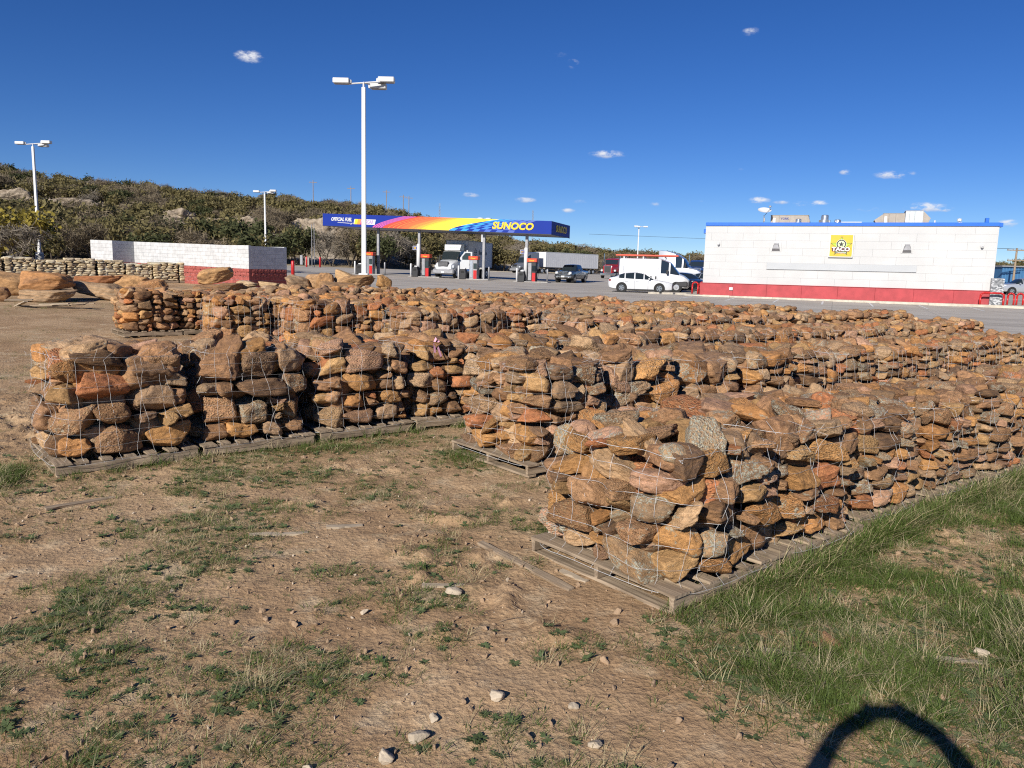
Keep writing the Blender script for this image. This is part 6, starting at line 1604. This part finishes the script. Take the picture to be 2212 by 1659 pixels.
def instack(x, y):
    u = (x-RO[0])*UV[0]+(y-RO[1])*UV[1]; v = (x-RO[0])*VV[0]+(y-RO[1])*VV[1]
    return ((u > .12) & (v > .12) & (v < 1.15)) | ((u > 1.2) & (v > 2.68) & (v < 3.8)) | ((u > -2.2) & (v > 5.0) & (v < 6.1))
def grass():
    rg = np.random.default_rng(23)
    src = [('tuft_a', blades(1, 16, .065, .05, .9, .0020, M_GRASS)), ('tuft_b', blades(2, 22, .080, .07, 1.1, .0020, M_GRASS)), ('tuft_c', blades(3, 14, .06, .06, 1.3, .0026, M_GRASS, .3)), ('tuft_d', blades(4, 24, .105, .08, .9, .0021, M_GRASS)), ('tuft_e', blades(5, 10, .045, .05, 1.5, .003, M_GRASS, .5)),
           ('tuft_f', blades(6, 20, .13, .07, 1.2, .0020, M_STRAW, .3)), ('tuft_g', blades(7, 12, .07, .10, 2.2, .0020, M_STRAW, 1.2)), ('tuft_h', rosette(8, 11, .05, .007, M_WEED)), ('tuft_i', rosette(9, 16, .04, .004, M_WEED)), ('tuft_j', rosette(10, 7, .06, .012, M_WEED))]
    so = [bpy.data.objects.new(n, m) for n, m in src]
    pts = []; idx = []; scl = []; rot = []
    def add(n, xr, yr, dens_k, pw=1.):
        X = rg.uniform(*xr, n); Y = rg.uniform(*yr, n); g = grassiness(X, Y)
        keep = (rg.random(n) < dens_k*g**pw) & (~instack(X, Y)) & (np.abs(X) < .72*Y+1.2) & (Y > 1.6)
        for x, y, gg in zip(X[keep], Y[keep], g[keep]):
            q = rg.random(); thick = gg > .55
            if thick: k = int(rg.choice([0, 1, 1, 3, 2, 0, 2, 4])) if q < .94 else 5
            else: k = int(rg.choice([0, 2, 4, 0, 2, 2, 8, 6, 4, 7])) if q < .91 else int(rg.choice([5, 6, 9]))
            s = rg.uniform(.65, 1.35)*(1.0 if thick else .72); pts.append((x, y)); idx.append(k); scl.append((s, s, s*rg.uniform(.8, 1.25))); rot.append((rg.normal(0, .12), rg.normal(0, .12), rg.uniform(0, 6.28)))
    add(60000, (-3.5, 3.2), (1.7, 4.2), 1.0, 1.25); add(75000, (-6.5, 6.5), (4.2, 8.5), .9, 1.25); add(26000, (-10, 11), (8.5, 14), .6); add(24000, (-22, 16), (14, 32), .6)
    # grass grown up through the pallet feet
    def edge(u0, u1, v, n, hk):
        for _ in range(n):
            u = rg.uniform(u0, u1); x, y = uv2xy(u, v+rg.normal(0, .05)); pts.append((x, y)); idx.append(int(rg.choice([3, 1, 3, 5]))); s = rg.uniform(.8, 1.6)*hk; scl.append((s, s, s)); rot.append((rg.normal(0, .15), rg.normal(0, .15), rg.uniform(0, 6.28)))
    edge(.7, 7.5, -.07, 900, 1.25); edge(0., .8, -.06, 60, .9); edge(-2.2, 3.5, 4.84, 130, .9)
    P = np.array(pts); Z = GROUND_Z(P[:, 0], P[:, 1])
    o = scatter('grass', so, np.column_stack([P, Z]), rot, scl, idx); tag(o, 'patchy green and dry grass with small weeds over the yard soil', 'grass')
    # straw litter and twigs on the soil
    st = [('litter_%d' % i, None) for i in range(4)]; ls = []
    for i in range(4):
        m = MB(); q = random.Random(i+70); p = Vector((0, 0, .004)); d = Vector((1, 0, 0)); pl = [p]
        for _ in range(4): d = (d+Vector((0, q.gauss(0, .25), q.gauss(0, .06)))).normalized(); p = p+d*.03; pl.append(Vector((p.x, p.y, max(.003, p.z))))
        m.path(pl, .0007+.0003*i, 3); ls.append(bpy.data.objects.new('litter_%d' % i, mesh_from('straw', m.v, m.f, M_STRAW if i < 3 else M_WOOD)))
    n = 2600; X = rg.uniform(-6, 6, n); Y = 1.7+rg.random(n)**1.5*9; k = (~instack(X, Y)) & (np.abs(X) < .72*Y+1); X, Y = X[k], Y[k]; n = len(X)
    o = scatter('straw_litter', ls, np.column_stack([X, Y, GROUND_Z(X, Y)+.002]), np.stack([np.zeros(n), rg.normal(0, .12, n), rg.uniform(0, 6.28, n)], 1), np.repeat(rg.uniform(.25, 1.2, n)[:, None], 3, 1), rg.integers(0, 4, n)); tag(o, 'scattered dry straw and twigs on the soil', 'straw')
    # pebbles and clods
    m_peb = simple('pale_pebble', (.52, .42, .31), .9, 0, .3, 14, .4); m_clod = simple('soil_clod', (.36, .245, .15), .95, 0, .3, 14, .8)
    ps = [bpy.data.objects.new('pebble_%d' % i, rock_mesh('pebble', 3, 900+i, m_peb if i < 3 else m_clod, .9, 2.6)) for i in range(6)]
    n = 9000; X = rg.uniform(-6.5, 6.5, n); Y = 1.7+rg.random(n)**1.6*10; k = (~instack(X, Y)) & (np.abs(X) < .72*Y+1); X, Y = X[k], Y[k]; n = len(X)
    s = .006+.016*rg.random(n)**4; ii = rg.choice([0, 1, 2, 3, 4, 5], n, p=[.1, .1, .08, .24, .24, .24]); s = np.where(ii > 2, s*1.6, s*.8)
    o = scatter('pebbles', ps, np.column_stack([X, Y, GROUND_Z(X, Y)+s*.25]), rg.uniform(0, 6.28, (n, 3)), np.stack([s*1.3, s, s*.55], 1)*rg.uniform(.8, 1.4, (n, 3)), ii); tag(o, 'small pale pebbles and soil clods strewn over the yard', 'pebbles')
grass()
def loose():
    m = simple('pale_stone', (.50, .41, .30), .9, 0, .25, 10, .5)
    lib = [rock_mesh('pale_stone', 4, 950+i, m, .8, 1.2) for i in range(5)]
    for i, (x, y, s, lb) in enumerate(((-.31, 4.29, .10, 'pale yellow stone beside the broken stick on the soil'), (-.03, 3.22, .085, 'flat pale stone half sunk in bare soil'), (.38, 2.91, .06, 'small white stone near the bottom weeds'), (-.35, 2.93, .09, 'pale flake of stone with straw beside it'), (-.30, 3.06, .05, 'small upright pale stone casting a dark shadow'), (.31, 3.18, .05, 'small chalky stone on bare soil beside the grass edge'), (-.46, 2.80, .085, 'angular pale stone close to the camera'), (-.75, 2.72, .04, 'tiny white stone on the soil near the grass tufts'), (-.79, 4.05, .05, 'pale pebble among dry grass stalks'), (2.45, 3.72, .07, 'cream stone in the thick green grass'))):
        o = bpy.data.objects.new('stone', lib[i % 5]); link(o); o.location = (x, y, float(GROUND_Z(np.array(x), np.array(y)))+s*.18); o.scale = (s, s*.75, s*.5); o.rotation_euler = (.1*i, .15, i*1.3); tag(o, lb, 'stone', 'loose pale stones')
    for i, (dx, dy, s) in enumerate(((0, 0, .15), (.12, .05, .10), (-.11, -.03, .10), (.04, -.10, .11))):
        x, y = 1.72+dx, 3.80+dy; o = bpy.data.objects.new('stone', ROCK_MID[i]); link(o); o.location = (x, y, float(GROUND_Z(np.array(x), np.array(y)))+.01); o.scale = (s, s*.8, s*.35); o.rotation_euler = (.1, .2, i); o.color = (.48, .29, .18, 0); tag(o, 'piece of a crumbled orange stone lying in the thick grass', 'stone', 'crumbled orange stone pieces')
    for i, (x, y, L, w, rz, mt, lb) in enumerate(((-1.62, 5.22, .40, .045, .28, M_WOODP, 'long pale splintered board sunk in the soil'), (-1.20, 5.42, .26, .045, .30, M_WOODP, 'shorter pale board end in line with the splintered board'), (-.38, 4.40, .26, .035, .12, M_WOODP, 'small pale stick of wood beside the yellow stone'), (2.18, 3.66, .52, .04, -.06, M_WOODP, 'thin grey board lying in the thick green grass'), (1.45, 3.66, .30, .05, -.25, M_WOODP, 'bleached plank stub at the grass edge'), (-3.35, 5.85, .55, .05, .85, M_WOOD, 'dark weathered stick before the loosely stacked pallet'), (.42, 4.62, .22, .035, -.8, M_WOODP, 'wood splinter beside the pallet foot'), (.10, 4.75, .9, .05, -.86, M_WOOD, 'weathered board lying along the pallet edge'))):
        o = bpy.data.objects.new('wood_scrap', board_mesh('wood_scrap', (L, w, .018), mt, i)); link(o); o.location = (x, y, float(GROUND_Z(np.array(x), np.array(y)))+.006); o.rotation_euler = (rad(4), rad(2), rz); tag(o, lb, 'wood scrap', 'loose wood scraps')
loose()
def person():
    # the photographer, standing just behind the camera with both arms raised to hold a phone
    z0 = gzf(0, -.3); J = {'pelvis': (0, -.42, .92), 'belly': (0, -.42, 1.08), 'chest': (0, -.44, 1.26), 'neck': (0, -.43, 1.42), 'head': (0, -.40, 1.53), 'crown': (0, -.41, 1.635),
        'shL': (-.19, -.43, 1.37), 'elL': (-.365, -.22, 1.66), 'wrL': (-.22, -.12, 1.87), 'haL': (-.10, -.095, 1.94), 'shR': (.19, -.43, 1.37), 'elR': (.365, -.22, 1.66), 'wrR': (.22, -.12, 1.87), 'haR': (.10, -.095, 1.94),
        'hipL': (-.10, -.42, .88), 'knL': (-.12, -.39, .48), 'anL': (-.13, -.42, .09), 'toL': (-.15, -.26, .04), 'hipR': (.10, -.42, .88), 'knR': (.12, -.40, .48), 'anR': (.13, -.43, .09), 'toR': (.15, -.27, .04)}
    Rr = {'pelvis': .15, 'belly': .14, 'chest': .155, 'neck': .06, 'head': .085, 'crown': .06, 'shL': .075, 'elL': .055, 'wrL': .040, 'haL': .042, 'hipL': .095, 'knL': .062, 'anL': .045, 'toL': .04}
    for k in list(Rr):
        if k.endswith('L'): Rr[k[:-1]+'R'] = Rr[k]
    E = [('pelvis', 'belly'), ('belly', 'chest'), ('chest', 'neck'), ('neck', 'head'), ('head', 'crown')]
    for s in 'LR': E += [('chest', 'sh'+s), ('sh'+s, 'el'+s), ('el'+s, 'wr'+s), ('wr'+s, 'ha'+s), ('pelvis', 'hip'+s), ('hip'+s, 'kn'+s), ('kn'+s, 'an'+s), ('an'+s, 'to'+s)]
    names = list(J); V = [J[n] for n in names]; ed = [(names.index(a), names.index(b)) for a, b in E]; rr = [Rr[n] for n in names]
    for s, sg in (('L', -1), ('R', 1)):
        # fingers closing on the phone edge, thumb below
        h = names.index('ha'+s)
        for f in range(4):
            b = Vector(J['ha'+s])+Vector((-sg*.012, .02, .030-.022*f)); t = b+Vector((-sg*.004, .035, .002)); e = t+Vector((-sg*.030, .004, 0)); i = len(V)
            V += [tuple(b), tuple(t), tuple(e)]; rr += [.0095, .009, .008]; ed += [(h, i), (i, i+1), (i+1, i+2)]
        b = Vector(J['ha'+s])+Vector((-sg*.02, -.012, -.03)); t = b+Vector((-sg*.035, .012, .012)); i = len(V); V += [tuple(b), tuple(t)]; rr += [.011, .009]; ed += [(h, i), (i, i+1)]
    me = bpy.data.meshes.new('person'); me.from_pydata(V, ed, []); o = bpy.data.objects.new('person', me); link(o); o.location = (0, 0, z0)
    sk = o.modifiers.new('skin', 'SKIN'); sk.use_smooth_shade = True
    for i, q in enumerate(me.skin_vertices[0].data): q.radius = (rr[i], rr[i]); q.use_root = (i == 0)
    ss = o.modifiers.new('subd', 'SUBSURF'); ss.levels = 1; ss.render_levels = 2
    me.materials.append(simple('grey_clothing', (.10, .11, .14), .9, 0, .2, 20))
    tag(o, 'person in dark clothes standing behind the camera with both arms raised', 'person')
    p = MB().box((0, 0, 0), (.165, .009, .078), 0, .003).build('phone', M_DARK); p.location = (0, -.068, z0+1.945); tag(p, 'dark phone held up in both raised hands', 'phone')
person()
